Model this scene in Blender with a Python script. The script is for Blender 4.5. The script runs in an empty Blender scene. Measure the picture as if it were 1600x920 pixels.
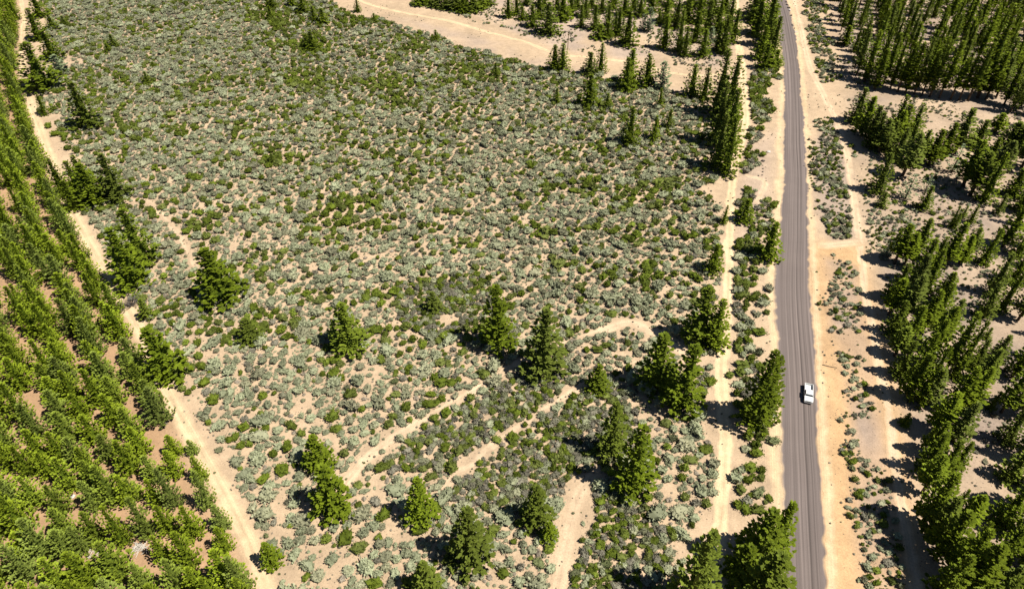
import bpy, bmesh, math, random
import numpy as np
from mathutils import Vector, Matrix, noise as mnoise

R_ = math.radians
scn = bpy.context.scene
COL = scn.collection

# ------------------------------------------------------------------ camera, sky, sun, exposure
CAM_H, PITCH, FPX = 125.0, R_(40.7), 1067.0
cam_d = bpy.data.cameras.new('camera')
cam_d.sensor_width = 36.0
cam_d.lens = 36.0 * FPX / 1600.0
cam_d.clip_start = 1.0
cam_d.clip_end = 12000.0
cam = bpy.data.objects.new('camera', cam_d)
cam.location = (0, 0, CAM_H)
cam.rotation_euler = (R_(90) - PITCH, 0, 0)
COL.objects.link(cam)
scn.camera = cam

SUN_EL, SUN_AZ = R_(58), R_(20)          # the sun stands to the right, a little behind the camera
sdir = Vector((math.cos(SUN_AZ) * math.cos(SUN_EL), -math.sin(SUN_AZ) * math.cos(SUN_EL), math.sin(SUN_EL)))
W = bpy.data.worlds.new('World')
scn.world = W
W.use_nodes = True
wn = W.node_tree.nodes
bg = wn['Background']
sky = wn.new('ShaderNodeTexSky')
sky.sky_type = 'NISHITA'
sky.sun_disc = False
sky.sun_elevation = SUN_EL
sky.sun_rotation = math.atan2(sdir.x, sdir.y)
sky.altitude = 1800
sky.air_density = 0.8
sky.dust_density = 0.1
W.node_tree.links.new(sky.outputs[0], bg.inputs[0])
bg.inputs[1].default_value = 0.05
sl = bpy.data.lights.new('sun', 'SUN')
sl.energy = 5.0
sl.angle = R_(0.53)
sl.color = (1.0, 0.955, 0.88)
so = bpy.data.objects.new('sun', sl)
so.rotation_euler = (-sdir).to_track_quat('-Z', 'Y').to_euler()
so.location = sdir * 400
COL.objects.link(so)
vs = scn.view_settings
vs.view_transform = 'Standard'
vs.look = 'None'
vs.exposure = 0.48
vs.gamma = 1.0
scn.cycles.max_bounces = 4
scn.cycles.diffuse_bounces = 1
scn.cycles.transparent_max_bounces = 4

# ------------------------------------------------------------------ helpers
_c, _s = math.cos(PITCH), math.sin(PITCH)
def at(x, y):
    """where the sight line through photo point (x, y) of the 1600x920 photograph meets flat ground (used once, to survey the site)"""
    dx, dy = (x - 800) / FPX, (460 - y) / FPX
    d = (dx, _c + dy * _s, -_s + dy * _c)
    t = -CAM_H / d[2]
    return d[0] * t, d[1] * t
def proj(X, Y, Z=0.0):
    z = Y * _c - (Z - CAM_H) * _s
    u = Y * _s + (Z - CAM_H) * _c
    return 800 + FPX * X / z, 460 - FPX * u / z
def projv(X, Y):
    z = Y * _c + CAM_H * _s
    u = Y * _s - CAM_H * _c
    return 800 + FPX * X / z, 460 - FPX * u / z
def pxm(y):                                  # photo pixels per metre, across, at ground row y
    X, Y = at(800, y)
    return FPX / (Y * _c + CAM_H * _s)
def height_for(bx, by, tip):
    X, Y = at(bx, by)
    k = (460 - tip) / FPX                    # solve u = k z for Z
    # Y s + (Z-h) c = k (Y c - (Z-h) s)
    return (k * Y * _c - Y * _s) / (_c + k * _s) + CAM_H

def tag(o, label=None, cat=None, group=None, kind=None):
    if label: o['label'] = label
    if cat: o['category'] = cat
    if group: o['group'] = group
    if kind: o['kind'] = kind
    return o
def empty(name, loc, rz=0.0, scale=(1, 1, 1)):
    o = bpy.data.objects.new(name, None)
    o.empty_display_size = 0.5
    o.location = loc
    o.rotation_euler = (0, 0, rz)
    o.scale = scale
    COL.objects.link(o)
    return o
def link(name, me, parent=None, coll=None):
    o = bpy.data.objects.new(name, me)
    (coll or COL).objects.link(o)
    if parent: o.parent = parent
    return o
def mesh_from(name, verts, faces, mat=None, tone=None, smooth=False):
    me = bpy.data.meshes.new(name)
    me.from_pydata([tuple(v) for v in verts], [], faces)
    if mat: me.materials.append(mat)
    if tone is not None:
        a = me.attributes.new('tone', 'FLOAT', 'POINT')
        a.data.foreach_set('value', np.asarray(tone, dtype=np.float32))
    if smooth: me.polygons.foreach_set('use_smooth', [True] * len(me.polygons))
    me.update()
    return me

# ------------------------------------------------------------------ materials
class NT:
    def __init__(s, name):
        s.m = bpy.data.materials.new(name)
        s.m.use_nodes = True
        s.t = s.m.node_tree
        s.n, s.l = s.t.nodes, s.t.links
        s.p = s.n['Principled BSDF']
        s.out = s.n['Material Output']
        s.p.inputs['Specular IOR Level'].default_value = 0.15
    def new(s, k, **kw):
        n = s.n.new('ShaderNode' + k)
        for a, b in kw.items(): setattr(n, a, b)
        return n
    def k(s, a, b): s.l.new(a, b)
    def attr(s, nm):
        n = s.new('Attribute'); n.attribute_name = nm; return n
    def noise(s, vec, scale, det=3, rough=.6):
        n = s.new('TexNoise'); n.inputs['Scale'].default_value = scale
        n.inputs['Detail'].default_value = det; n.inputs['Roughness'].default_value = rough
        if vec is not None: s.k(vec, n.inputs['Vector'])
        return n.outputs['Fac']
    def ramp(s, fac, a, b, lo=0.0, hi=1.0):
        n = s.new('MapRange'); n.inputs[1].default_value = a; n.inputs[2].default_value = b
        n.inputs[3].default_value = lo; n.inputs[4].default_value = hi
        s.k(fac, n.inputs[0]); return n.outputs[0]
    def mix(s, fac, a, b, mode='MIX'):
        n = s.new('Mix', data_type='RGBA', blend_type=mode)
        for i, v in ((0, fac), (6, a), (7, b)):
            if isinstance(v, (int, float)): n.inputs[i].default_value = v
            elif isinstance(v, (tuple, list)): n.inputs[i].default_value = (*v, 1)
            else: s.k(v, n.inputs[i])
        return n.outputs[2]
    def math(s, op, a, b=None):
        n = s.new('Math', operation=op)
        for i, v in ((0, a), (1, b)):
            if v is None: continue
            if isinstance(v, (int, float)): n.inputs[i].default_value = v
            else: s.k(v, n.inputs[i])
        return n.outputs[0]

def leaf_mat(name, dark, light, var=0.25, translucent=0.18, hue2=None, rough=0.75):
    t = NT(name)
    tone = t.attr('tone').outputs['Fac']
    rnd = t.new('ObjectInfo').outputs['Random']
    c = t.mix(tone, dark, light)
    if hue2 is not None:
        c = t.mix(t.ramp(rnd, .45, 1.0, 0, .85), c, t.mix(tone, tuple(x * .6 for x in hue2), hue2))
    r2 = t.math('FRACT', t.math('MULTIPLY', rnd, 17.31))
    v = t.ramp(r2, 0, 1, 1 - var, 1 + var)
    h = t.new('HueSaturation'); t.k(v, h.inputs['Value']); t.k(c, h.inputs['Color'])
    t.k(h.outputs[0], t.p.inputs['Base Color'])
    t.p.inputs['Roughness'].default_value = rough
    if translucent:
        tr = t.new('BsdfTranslucent'); t.k(h.outputs[0], tr.inputs[0])
        ms = t.new('MixShader'); ms.inputs[0].default_value = translucent
        t.k(t.p.outputs[0], ms.inputs[1]); t.k(tr.outputs[0], ms.inputs[2]); t.k(ms.outputs[0], t.out.inputs[0])
    return t.m
def plain(name, rgb, rough=.6, metal=0.0, spec=.3, noise_amt=.0, scale=8):
    t = NT(name)
    t.p.inputs['Roughness'].default_value = rough
    t.p.inputs['Metallic'].default_value = metal
    t.p.inputs['Specular IOR Level'].default_value = spec
    if noise_amt:
        g = t.new('NewGeometry').outputs['Position']
        f = t.ramp(t.noise(g, scale, 4), .3, .7, 1 - noise_amt, 1 + noise_amt)
        m = t.mix(1.0, rgb, (1, 1, 1), 'MULTIPLY')
        h = t.new('HueSaturation'); t.k(f, h.inputs['Value']); t.k(m, h.inputs['Color'])
        t.k(h.outputs[0], t.p.inputs['Base Color'])
    else:
        t.p.inputs['Base Color'].default_value = (*rgb, 1)
    return t.m

M = {}
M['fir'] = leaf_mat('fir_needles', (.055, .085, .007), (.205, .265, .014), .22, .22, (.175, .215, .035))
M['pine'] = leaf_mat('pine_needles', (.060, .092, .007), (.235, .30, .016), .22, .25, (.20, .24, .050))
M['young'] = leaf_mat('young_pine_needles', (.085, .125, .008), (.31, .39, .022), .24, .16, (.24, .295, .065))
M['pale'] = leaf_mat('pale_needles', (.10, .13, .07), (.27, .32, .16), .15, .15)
M['sage'] = leaf_mat('sagebrush_leaves', (.16, .172, .088), (.41, .428, .265), .30, .10, (.37, .35, .215))
M['green'] = leaf_mat('shrub_leaves', (.050, .075, .008), (.165, .205, .018), .30, .15, (.20, .225, .06))
M['lime'] = leaf_mat('bright_shrub_leaves', (.09, .13, .015), (.27, .33, .045), .25, .2)
M['twig'] = leaf_mat('twiggy_scrub', (.12, .11, .075), (.26, .24, .175), .3, .05, (.15, .18, .055))
M['dry'] = leaf_mat('dry_brush', (.20, .16, .11), (.38, .33, .25), .25, .05)
M['bark'] = plain('bark', (.085, .060, .042), .9, 0, .1, .4, 3)
M['dead'] = plain('dead_grey_wood', (.13, .115, .10), .9, 0, .1, .3, 5)
M['palewood'] = plain('bleached_wood', (.55, .50, .42), .9, 0, .1, .2, 5)
M['brownwood'] = plain('weathered_pole_wood', (.20, .15, .10), .9, 0, .1, .3, 5)
M['rock_dark'] = plain('dark_rock', (.09, .075, .065), .95, 0, .1, .4, 4)
M['rock_pale'] = plain('pale_rock', (.58, .54, .48), .95, 0, .1, .2, 4)
M['white_paint'] = plain('white_truck_paint', (.80, .80, .76), .3, 0, .5)
M['glass'] = plain('dark_glass', (.012, .015, .018), .08, 0, .6)
M['rubber'] = plain('tyre_rubber', (.02, .02, .02), .85)
M['chrome'] = plain('steel', (.45, .45, .45), .35, .9)
M['blacktrim'] = plain('black_trim', (.02, .02, .022), .6)
M['lamp_clear'] = plain('headlight_lens', (.65, .66, .66), .15, 0, .6)
M['lamp_red'] = plain('taillight_lens', (.35, .02, .02), .25, 0, .6)

# ------------------------------------------------------------------ ground tones (what the soil is made of, by place)
SAND = np.array((.66, .485, .315)); ORANGE = np.array((.67, .425, .215)); LITTER = np.array((.36, .28, .225)); TAN = np.array((.50, .315, .175))
BRIGHT = np.array((.72, .535, .32)); FIELD = np.array((.61, .445, .285))
GX0, GX1, GY0, GY1, GS = -340, 340, 20, 500, 1.0
gx = np.arange(GX0, GX1 + GS, GS); gy = np.arange(GY0, GY1 + GS, GS)
XX, YY = np.meshgrid(gx, gy)
PXX, PYY = projv(XX, YY)
def in_poly(px, py, poly):
    inside = np.zeros(px.shape, bool)
    n = len(poly)
    for i in range(n):
        x1, y1 = poly[i]; x2, y2 = poly[(i + 1) % n]
        if y1 == y2: continue
        cnd = ((y1 > py) != (y2 > py)) & (px < (x2 - x1) * (py - y1) / (y2 - y1) + x1)
        inside ^= cnd
    return inside
def world(poly): return [at(*p) for p in poly]
def blur(a, r):
    k = np.ones(2 * r + 1) / (2 * r + 1)
    for _ in range(2):
        a = np.apply_along_axis(lambda v: np.convolve(np.pad(v, r, 'edge'), k, 'valid'), 0, a)
        a = np.apply_along_axis(lambda v: np.convolve(np.pad(v, r, 'edge'), k, 'valid'), 1, a)
    return a
def vnoise(x, y, s, seed=0):
    rs = np.random.RandomState(seed); tab = rs.rand(256, 256)
    u, v = x / s, y / s
    i, j = np.floor(u).astype(int), np.floor(v).astype(int)
    f, g = u - i, v - j
    f = f * f * (3 - 2 * f); g = g * g * (3 - 2 * g)
    t = lambda a, b: tab[a % 256, b % 256]
    return (t(i, j) * (1 - f) + t(i + 1, j) * f) * (1 - g) + (t(i, j + 1) * (1 - f) + t(i + 1, j + 1) * f) * g
TRACK_L = [(26, -30), (36, 20), (35, 75), (38, 130), (75, 235), (110, 325), (160, 415), (215, 510), (250, 590), (300, 680), (350, 770), (390, 850), (416, 920), (440, 975)]
P_LEFT = [(-400, -30), (26, -30), (30, 60), (32, 130), (70, 250), (110, 350), (150, 420), (200, 510), (240, 600), (290, 690), (340, 790), (375, 860), (400, 940), (420, 990), (-600, 990)]
P_FOREST = [(1300, -30), (1310, 60), (1330, 170), (1350, 300), (1375, 420), (1400, 560), (1415, 660), (1440, 800), (1470, 990), (2300, 990), (2300, -30)]
P_RIGHT = [(1240, 120), (1270, 130), (1300, 180), (1335, 260), (1350, 380), (1270, 390), (1262, 250)]
P_STRIP = [(1268, 230), (1300, 180), (1325, 230), (1338, 370), (1300, 380), (1275, 330)]
P_STRIP2 = [(1290, 400), (1340, 420), (1352, 500), (1375, 640), (1395, 760), (1415, 990), (1350, 990), (1335, 800), (1330, 640), (1300, 520)]
P_ORANGE = [(1265, 380), (1345, 380), (1375, 520), (1410, 660), (1425, 800), (1450, 990), (1290, 990), (1280, 640), (1268, 460)]
P_ORANGE2 = [(1350, 160), (1480, 165), (1610, 190), (1610, 360), (1560, 340), (1450, 240), (1380, 210)]
P_LITTOP = [(640, -25), (780, 40), (860, 75), (1000, 98), (1120, 110), (1150, 60), (1150, -25)]
P_LITTOP2 = [(560, 15), (640, 30), (760, 62), (850, 92), (930, 110), (1060, 125), (1110, 130), (1100, 150), (960, 128), (860, 112), (720, 70)]
P_MID = [(1150, 420), (1200, 340), (1215, 200), (1165, 230), (1150, 320)]
def zone(poly, r): return blur(in_poly(XX, YY, world(poly)).astype(float), r)
base = np.zeros(XX.shape + (3,)) + FIELD
lit = np.zeros(XX.shape)
def lay(w, colr):
    global base
    base = base * (1 - w[..., None]) + colr * w[..., None]
nz = vnoise(XX, YY, 14, 3) * .6 + vnoise(XX, YY, 5, 4) * .4
lay(zone(P_LEFT, 2), TAN * 1.0)
wf = zone(P_FOREST, 3)
lay(wf * np.clip(.35 + 1.1 * (nz - .35), 0, 1), LITTER)
lay(zone(P_ORANGE, 2) * .95, ORANGE)
lay(zone(P_STRIP2, 1) * np.clip(.4 + 1.2 * (nz - .3), 0, 1), LITTER * 1.15)
lay(zone(P_STRIP, 1) * .75, LITTER * 1.15)
lay(zone(P_ORANGE2, 3) * np.clip(1.6 * (nz - .3), 0, 1), SAND * .98)
lay(zone(P_LITTOP, 2) * np.clip(1.5 * (nz - .2), 0, .75), LITTER * 1.35)
lay(zone(P_LITTOP2, 2) * np.clip(1.6 * (nz - .25), 0, .6), LITTER * 1.3)
lay(zone(P_MID, 2) * .5, LITTER * 1.4)
base *= 0.88 * (0.93 + .14 * vnoise(XX, YY, 22, 8))[..., None]
def ground_rgb(x, y):
    x = np.clip((np.asarray(x) - GX0) / GS, 0, len(gx) - 1.001); y = np.clip((np.asarray(y) - GY0) / GS, 0, len(gy) - 1.001)
    i, j = x.astype(int), y.astype(int); f, g = (x - i)[..., None], (y - j)[..., None]
    return (base[j, i] * (1 - f) + base[j, i + 1] * f) * (1 - g) + (base[j + 1, i] * (1 - f) + base[j + 1, i + 1] * f) * g

def soil_mat(name, streak=False):
    t = NT(name)
    c = t.attr('soil').outputs['Color']
    g = t.new('NewGeometry').outputs['Position']
    f1 = t.ramp(t.noise(g, .45, 5, .65), .3, .7, .86, 1.10)
    f2 = t.ramp(t.noise(g, 2.6, 3, .7), .35, .7, 1.08, .82)
    f3 = t.ramp(t.noise(g, .085, 4, .7), .32, .68, .84, 1.10)
    v = t.math('MULTIPLY', t.math('MULTIPLY', f1, f2), f3)
    h = t.new('HueSaturation'); t.k(v, h.inputs['Value']); t.k(c, h.inputs['Color'])
    col = h.outputs[0]
    # twigs and leaf litter: dark specks, thicker where noise says so
    sp = t.new('TexVoronoi'); sp.inputs['Scale'].default_value = 1.1; t.k(g, sp.inputs['Vector'])
    m = t.math('MULTIPLY', t.ramp(sp.outputs['Distance'], .10, .20, 1, 0), t.ramp(t.noise(g, .16, 2), .38, .58, .12, .85))
    if not streak: col = t.mix(m, col, (.15, .11, .08))
    if streak:
        a = t.attr('across').outputs['Fac']
        al = t.attr('along').outputs['Fac']
        cv = t.new('CombineXYZ'); t.k(t.math('MULTIPLY', a, 5.0), cv.inputs[0]); t.k(t.math('MULTIPLY', al, .02), cv.inputs[1])
        f = t.ramp(t.noise(cv.outputs[0], 1.0, 4, .6), .3, .7, .9, 1.08)
        h2 = t.new('HueSaturation'); t.k(f, h2.inputs['Value']); t.k(col, h2.inputs['Color']); col = h2.outputs[0]
    t.k(col, t.p.inputs['Base Color'])
    t.p.inputs['Roughness'].default_value = .95
    t.p.inputs['Specular IOR Level'].default_value = .05
    b = t.new('Bump'); b.inputs['Strength'].default_value = .5; b.inputs['Distance'].default_value = .15
    t.k(t.noise(g, 1.7, 5, .7), b.inputs['Height']); t.k(b.outputs[0], t.p.inputs['Normal'])
    return t.m
M['soil'] = soil_mat('sandy_soil')
M['track'] = soil_mat('packed_dirt', True)

def soil_attr(me, cols):
    a = me.attributes.new('soil', 'FLOAT_COLOR', 'POINT')
    a.data.foreach_set('color', np.hstack([cols, np.ones((len(cols), 1))]).astype(np.float32).ravel())

# ground: one sheet, fine in view, coarse out to the horizon
axx = np.concatenate([[-6000, -2500, -1200, -600, -420], np.arange(GX0, GX1 + .1, 2.0), [420, 600, 1200, 2500, 6000]])
axy = np.concatenate([[-6000, -2500, -1200, -500, -200, -60], np.arange(GY0, GY1 + .1, 2.0), [560, 700, 1200, 2500, 6000]])
vx, vy = np.meshgrid(axx, axy)
nx, ny = len(axx), len(axy)
vv = np.stack([vx.ravel(), vy.ravel(), np.zeros(nx * ny)], 1)
ii = np.arange(nx * ny).reshape(ny, nx)
ff = np.stack([ii[:-1, :-1].ravel(), ii[:-1, 1:].ravel(), ii[1:, 1:].ravel(), ii[1:, :-1].ravel()], 1)
gm = mesh_from('ground', vv, ff.tolist(), M['soil'])
soil_attr(gm, ground_rgb(vv[:, 0], vv[:, 1]))
tag(link('ground', gm), kind='structure')

# ------------------------------------------------------------------ dirt tracks and the road
def resample(pts, step):
    P = np.array(pts, float)
    out = []
    for i in range(len(P) - 1):
        p0 = P[max(i - 1, 0)]; p1 = P[i]; p2 = P[i + 1]; p3 = P[min(i + 2, len(P) - 1)]
        n = max(1, int(np.hypot(*(p2 - p1)[:2]) / step))
        for k in range(n):
            t = k / n
            out.append(.5 * ((2 * p1) + (-p0 + p2) * t + (2 * p0 - 5 * p1 + 4 * p2 - p3) * t * t + (-p0 + 3 * p1 - 3 * p2 + p3) * t ** 3))
    out.append(P[-1])
    return np.array(out)
def strip(name, Lp, Rp, z, mat, colr, edge_fade, jit=.35, ncol=13, step=.8, seed=0, ruts=True, ends=0):
    """a sheet between two surveyed edges (world points), its rims ragged and worn into the soil beside it"""
    n = len(Lp)
    verts = []; cols = []; acr = []; alo = []
    d = np.concatenate([[0], np.cumsum(np.hypot(*np.diff((Lp + Rp) / 2, axis=0).T))])
    us = np.linspace(-1, 1, ncol)
    jl = (vnoise(d, d * 0, 2.2, seed + 1) - .5) * 2 * jit + (vnoise(d, d * 0, .9, seed + 2) - .5) * jit + (vnoise(d, d * 0, 9, seed + 5) - .5) * 2.4 * jit
    jr = (vnoise(d, d * 0, 2.2, seed + 3) - .5) * 2 * jit + (vnoise(d, d * 0, .9, seed + 4) - .5) * jit + (vnoise(d, d * 0, 9, seed + 6) - .5) * 2.4 * jit
    for i in range(n):
        a, b = Lp[i], Rp[i]; w = np.hypot(*(b - a)); dr = (b - a) / max(w, 1e-6)
        a2 = a + dr * jl[i]; b2 = b + dr * jr[i]
        for u in us:
            p = a2 + (b2 - a2) * (u * .5 + .5)
            verts.append((p[0], p[1], z)); acr.append(float((p - (a + b) / 2) @ dr)); alo.append(d[i])
            e = min(1.0, (1 - abs(u)) / edge_fade) if edge_fade > 0 else 1.0
            if ends: e *= min(1.0, min(i, n - 1 - i) * step / ends)
            cols.append(e)
    V = np.array(verts); e = np.array(cols)
    g = ground_rgb(V[:, 0], V[:, 1])
    e = np.where(e > .995, 1.0, np.clip(e * (.7 + .6 * vnoise(V[:, 0], V[:, 1], 1.7, seed + 9)), 0, 1))
    cc = g * (1 - e[:, None]) + np.array(colr) * e[:, None]
    if ruts:
        ua = np.abs(np.array(acr)); rut = np.exp(-((ua - .85) / .3) ** 2)
        mid = np.exp(-(ua / .38) ** 2) * vnoise(V[:, 0], V[:, 1], 4, seed + 11)
        cc = cc * (1 + .07 * rut[:, None] - .26 * mid[:, None] * e[:, None])
    q = np.arange(n * ncol).reshape(n, ncol)
    F = np.stack([q[:-1, :-1].ravel(), q[:-1, 1:].ravel(), q[1:, 1:].ravel(), q[1:, :-1].ravel()], 1)
    me = mesh_from(name, V, F.tolist(), mat)
    soil_attr(me, cc)
    for nm, dat in (('across', acr), ('along', alo)):
        at_ = me.attributes.new(nm, 'FLOAT', 'POINT'); at_.data.foreach_set('value', np.array(dat, dtype=np.float32))
    # faces must look up
    me.update()
    if me.polygons[0].normal.z < 0: me.flip_normals()
    o = link(name, me)
    tag(o, kind='structure')
    return o
TRACKS = []
def track(name, pts, w, z, colr, fade=.6, seed=0, ends=0, jit=.35):
    c = resample([at(*p) for p in pts], .8)
    t = np.gradient(c, axis=0); t /= np.linalg.norm(t, axis=1)[:, None] + 1e-9
    nrm = np.stack([-t[:, 1], t[:, 0]], 1)
    ww = np.interp(np.linspace(0, 1, len(c)), np.linspace(0, 1, len(w)), w) if isinstance(w, (list, tuple)) else np.full(len(c), w)
    TRACKS.append((c[::3], ww[::3] / 2))
    return strip(name, c + nrm * ww[:, None] / 2, c - nrm * ww[:, None] / 2, z, M['track'], colr, fade, jit, seed=seed, ends=ends)
track('dirt_track', TRACK_L, [2.0, 2.4, 3.4, 4.6, 5.0, 4.8, 4.8, 4.8], .006, BRIGHT * .98, .7, 1)
track('dirt_track', [(1122, 985), (1124, 920), (1121, 850), (1129, 790), (1133, 700), (1130, 640), (1127, 570), (1136, 500), (1138, 440), (1140, 380), (1141, 320), (1146, 270), (1156, 230), (1165, 190), (1162, 130), (1156, 80), (1151, 40), (1150, 0), (1152, -40)], [3.6, 3.5, 3.5, 3.9, 4.1, 4.4, 4.6, 4.8], .006, BRIGHT * 1.03, .35, 2)
track('dirt_track', [(510, -25), (545, -6), (582, 8), (625, 19), (700, 33), (760, 50), (820, 66), (868, 84), (920, 90), (965, 95), (1010, 104), (1060, 116), (1110, 118), (1150, 108)], [3.5, 3.6, 3.0, 3.0, 3.4, 2.6], .010, BRIGHT * 1.02, .8, 3, ends=4)
track('dirt_track', [(1228, -25), (1238, 0), (1252, 50), (1266, 105), (1288, 150), (1309, 195), (1323, 240), (1333, 300), (1341, 365), (1349, 430), (1360, 500), (1378, 590), (1392, 660), (1400, 730), (1414, 820), (1430, 920), (1440, 985)], [5.4, 5.2, 4.0, 3.2, 3.0, 3.0, 3.0, 3.0], .010, SAND * 1.06, .8, 4)
track('footpath', [(985, 560), (900, 535), (860, 540), (800, 572), (742, 610), (690, 640), (640, 668), (590, 702), (560, 730), (530, 770), (500, 830)], [1.0, .8, 1.8, 2.2, 2.2, 2.4, 3.0, 1.4], .006, SAND * 1.06, .7, 5, ends=6)
track('footpath', [(1000, 560), (940, 580), (905, 605), (870, 630), (832, 652), (800, 676), (770, 696), (722, 735), (690, 766), (675, 805)], [1.2, 1.9, 2.0, 1.8, 2.2, 2.5, 1.2], .010, SAND * 1.06, .7, 6, ends=5)
track('footpath', [(935, 735), (908, 765), (897, 800), (888, 840), (880, 880), (872, 925), (870, 970)], [2.6, 4.2, 4.0, 3.4, 2.2], .006, SAND * .98, .9, 7, ends=5)
track('footpath', [(640, 925), (700, 900), (745, 888), (800, 862), (850, 850), (880, 838)], [.9, 1.1, 1.2, 1.0], .010, SAND, .9, 8, ends=4)
track('footpath', [(1085, 560), (1060, 545), (1020, 520), (985, 505), (950, 514), (905, 530)], [4.5, 3.4, 3.6, 3.4, 1.4], .010, SAND * 1.05, .9, 9, ends=4)
track('footpath', [(1180, 320), (1195, 285), (1170, 275), (1152, 262)], [3, 3, 2.2], .010, SAND * 1.04, .9, 10, ends=4)
track('footpath', [(1275, 385), (1300, 383), (1345, 378)], [4, 4, 4], .014, SAND * 1.12, .9, 11, ends=4)
track('footpath', [(120, 330), (180, 320), (225, 312), (262, 345), (292, 385), (306, 420), (318, 450)], [1.0, 1.8, 1.8, 2.2, 1.4], .014, SAND * 1.05, .9, 12, ends=4)

ROAD = [(-70, 1190, 1213), (-30, 1198, 1222), (0, 1206, 1230), (26, 1212.5, 1237), (52, 1217, 1242), (78, 1221, 1246.5), (104, 1223.5, 1250), (150, 1225, 1253.5), (200, 1224, 1257), (225, 1222.5, 1258.5), (270, 1224.5, 1260), (300, 1223.5, 1261), (330, 1221, 1263), (380, 1216, 1266), (410, 1212.5, 1267), (455, 1210, 1269), (500, 1212, 1270.5), (560, 1216.5, 1274), (620, 1219.5, 1278), (690, 1221, 1281), (740, 1222.5, 1284.5), (800, 1224.5, 1287), (860, 1227, 1290), (920, 1229.5, 1293), (985, 1233, 1297)]
rl = resample([at(l, y) + at(r, y) for y, l, r in ROAD], .6)
Lr, Rr = rl[:, :2], rl[:, 2:]
def offs(P, Q, k0, k1):            # P + (Q-P) direction in metres
    d = (Q - P) / np.linalg.norm(Q - P, axis=1)[:, None]
    return P + d * k0, P + d * k1
a_, b_ = offs(Lr, Rr, -3.0, .5)
strip('road_shoulder', a_, b_, .006, M['track'], BRIGHT * .96, .9, .5, seed=20, ruts=False)
a_, b_ = offs(Rr, Lr, -2.4, .5)
strip('road_shoulder', b_, a_, .018, M['track'], BRIGHT * .93, .9, .4, seed=21, ruts=False)
def road_mat():
    t = NT('worn_asphalt')
    a = t.attr('across').outputs['Fac']; al = t.attr('along').outputs['Fac']
    cv = t.new('CombineXYZ'); t.k(a, cv.inputs[0]); t.k(t.math('MULTIPLY', al, .004), cv.inputs[1])
    s1 = t.ramp(t.noise(cv.outputs[0], 2.1, 4, .65), .34, .66, .70, 1.18)
    s3 = t.ramp(t.noise(cv.outputs[0], .75, 2, .5), .38, .62, .88, 1.10)
    g = t.new('NewGeometry').outputs['Position']
    s2 = t.ramp(t.noise(g, 5, 3, .7), .3, .7, .93, 1.07)
    s4 = t.ramp(t.noise(g, .12, 3, .6), .35, .65, .97, 1.03)
    v = t.math('MULTIPLY', t.math('MULTIPLY', s1, s2), t.math('MULTIPLY', s3, s4))
    cw = t.new('CombineXYZ'); t.k(t.math('MULTIPLY', al, .03), cw.inputs[1])
    wob = t.math('MULTIPLY', t.math('SUBTRACT', t.noise(cw.outputs[0], 1.0, 2), .5), .4)
    aw = t.math('ADD', a, wob)
    for c0, wd, k in ((.95, .07, .42), (2.15, .06, .30), (-1.9, .06, .2), (-.4, .05, .15)):     # sealed seams and oil lines
        dd = t.math('ABSOLUTE', t.math('SUBTRACT', aw, c0))
        v = t.math('MULTIPLY', v, t.ramp(dd, wd * .6, wd * 3.2, 1 - k, 1.0))
    col = t.attr('soil').outputs['Color']
    h = t.new('HueSaturation'); t.k(v, h.inputs['Value']); t.k(col, h.inputs['Color'])
    t.k(h.outputs[0], t.p.inputs['Base Color'])
    t.p.inputs['Roughness'].default_value = .9
    b = t.new('Bump'); b.inputs['Strength'].default_value = .3; b.inputs['Distance'].default_value = .03
    t.k(t.noise(g, 9, 3), b.inputs['Height']); t.k(b.outputs[0], t.p.inputs['Normal'])
    return t.m
M['road'] = road_mat()
strip('road', Lr, Rr, .028, M['road'], (.195, .157, .140), .13, .42, ncol=31, seed=22, ruts=False)
rc = (Lr + Rr) / 2
TRACKS.append((rc[::4], np.linalg.norm(Lr - Rr, axis=1)[::4] / 2 + .6))

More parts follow.
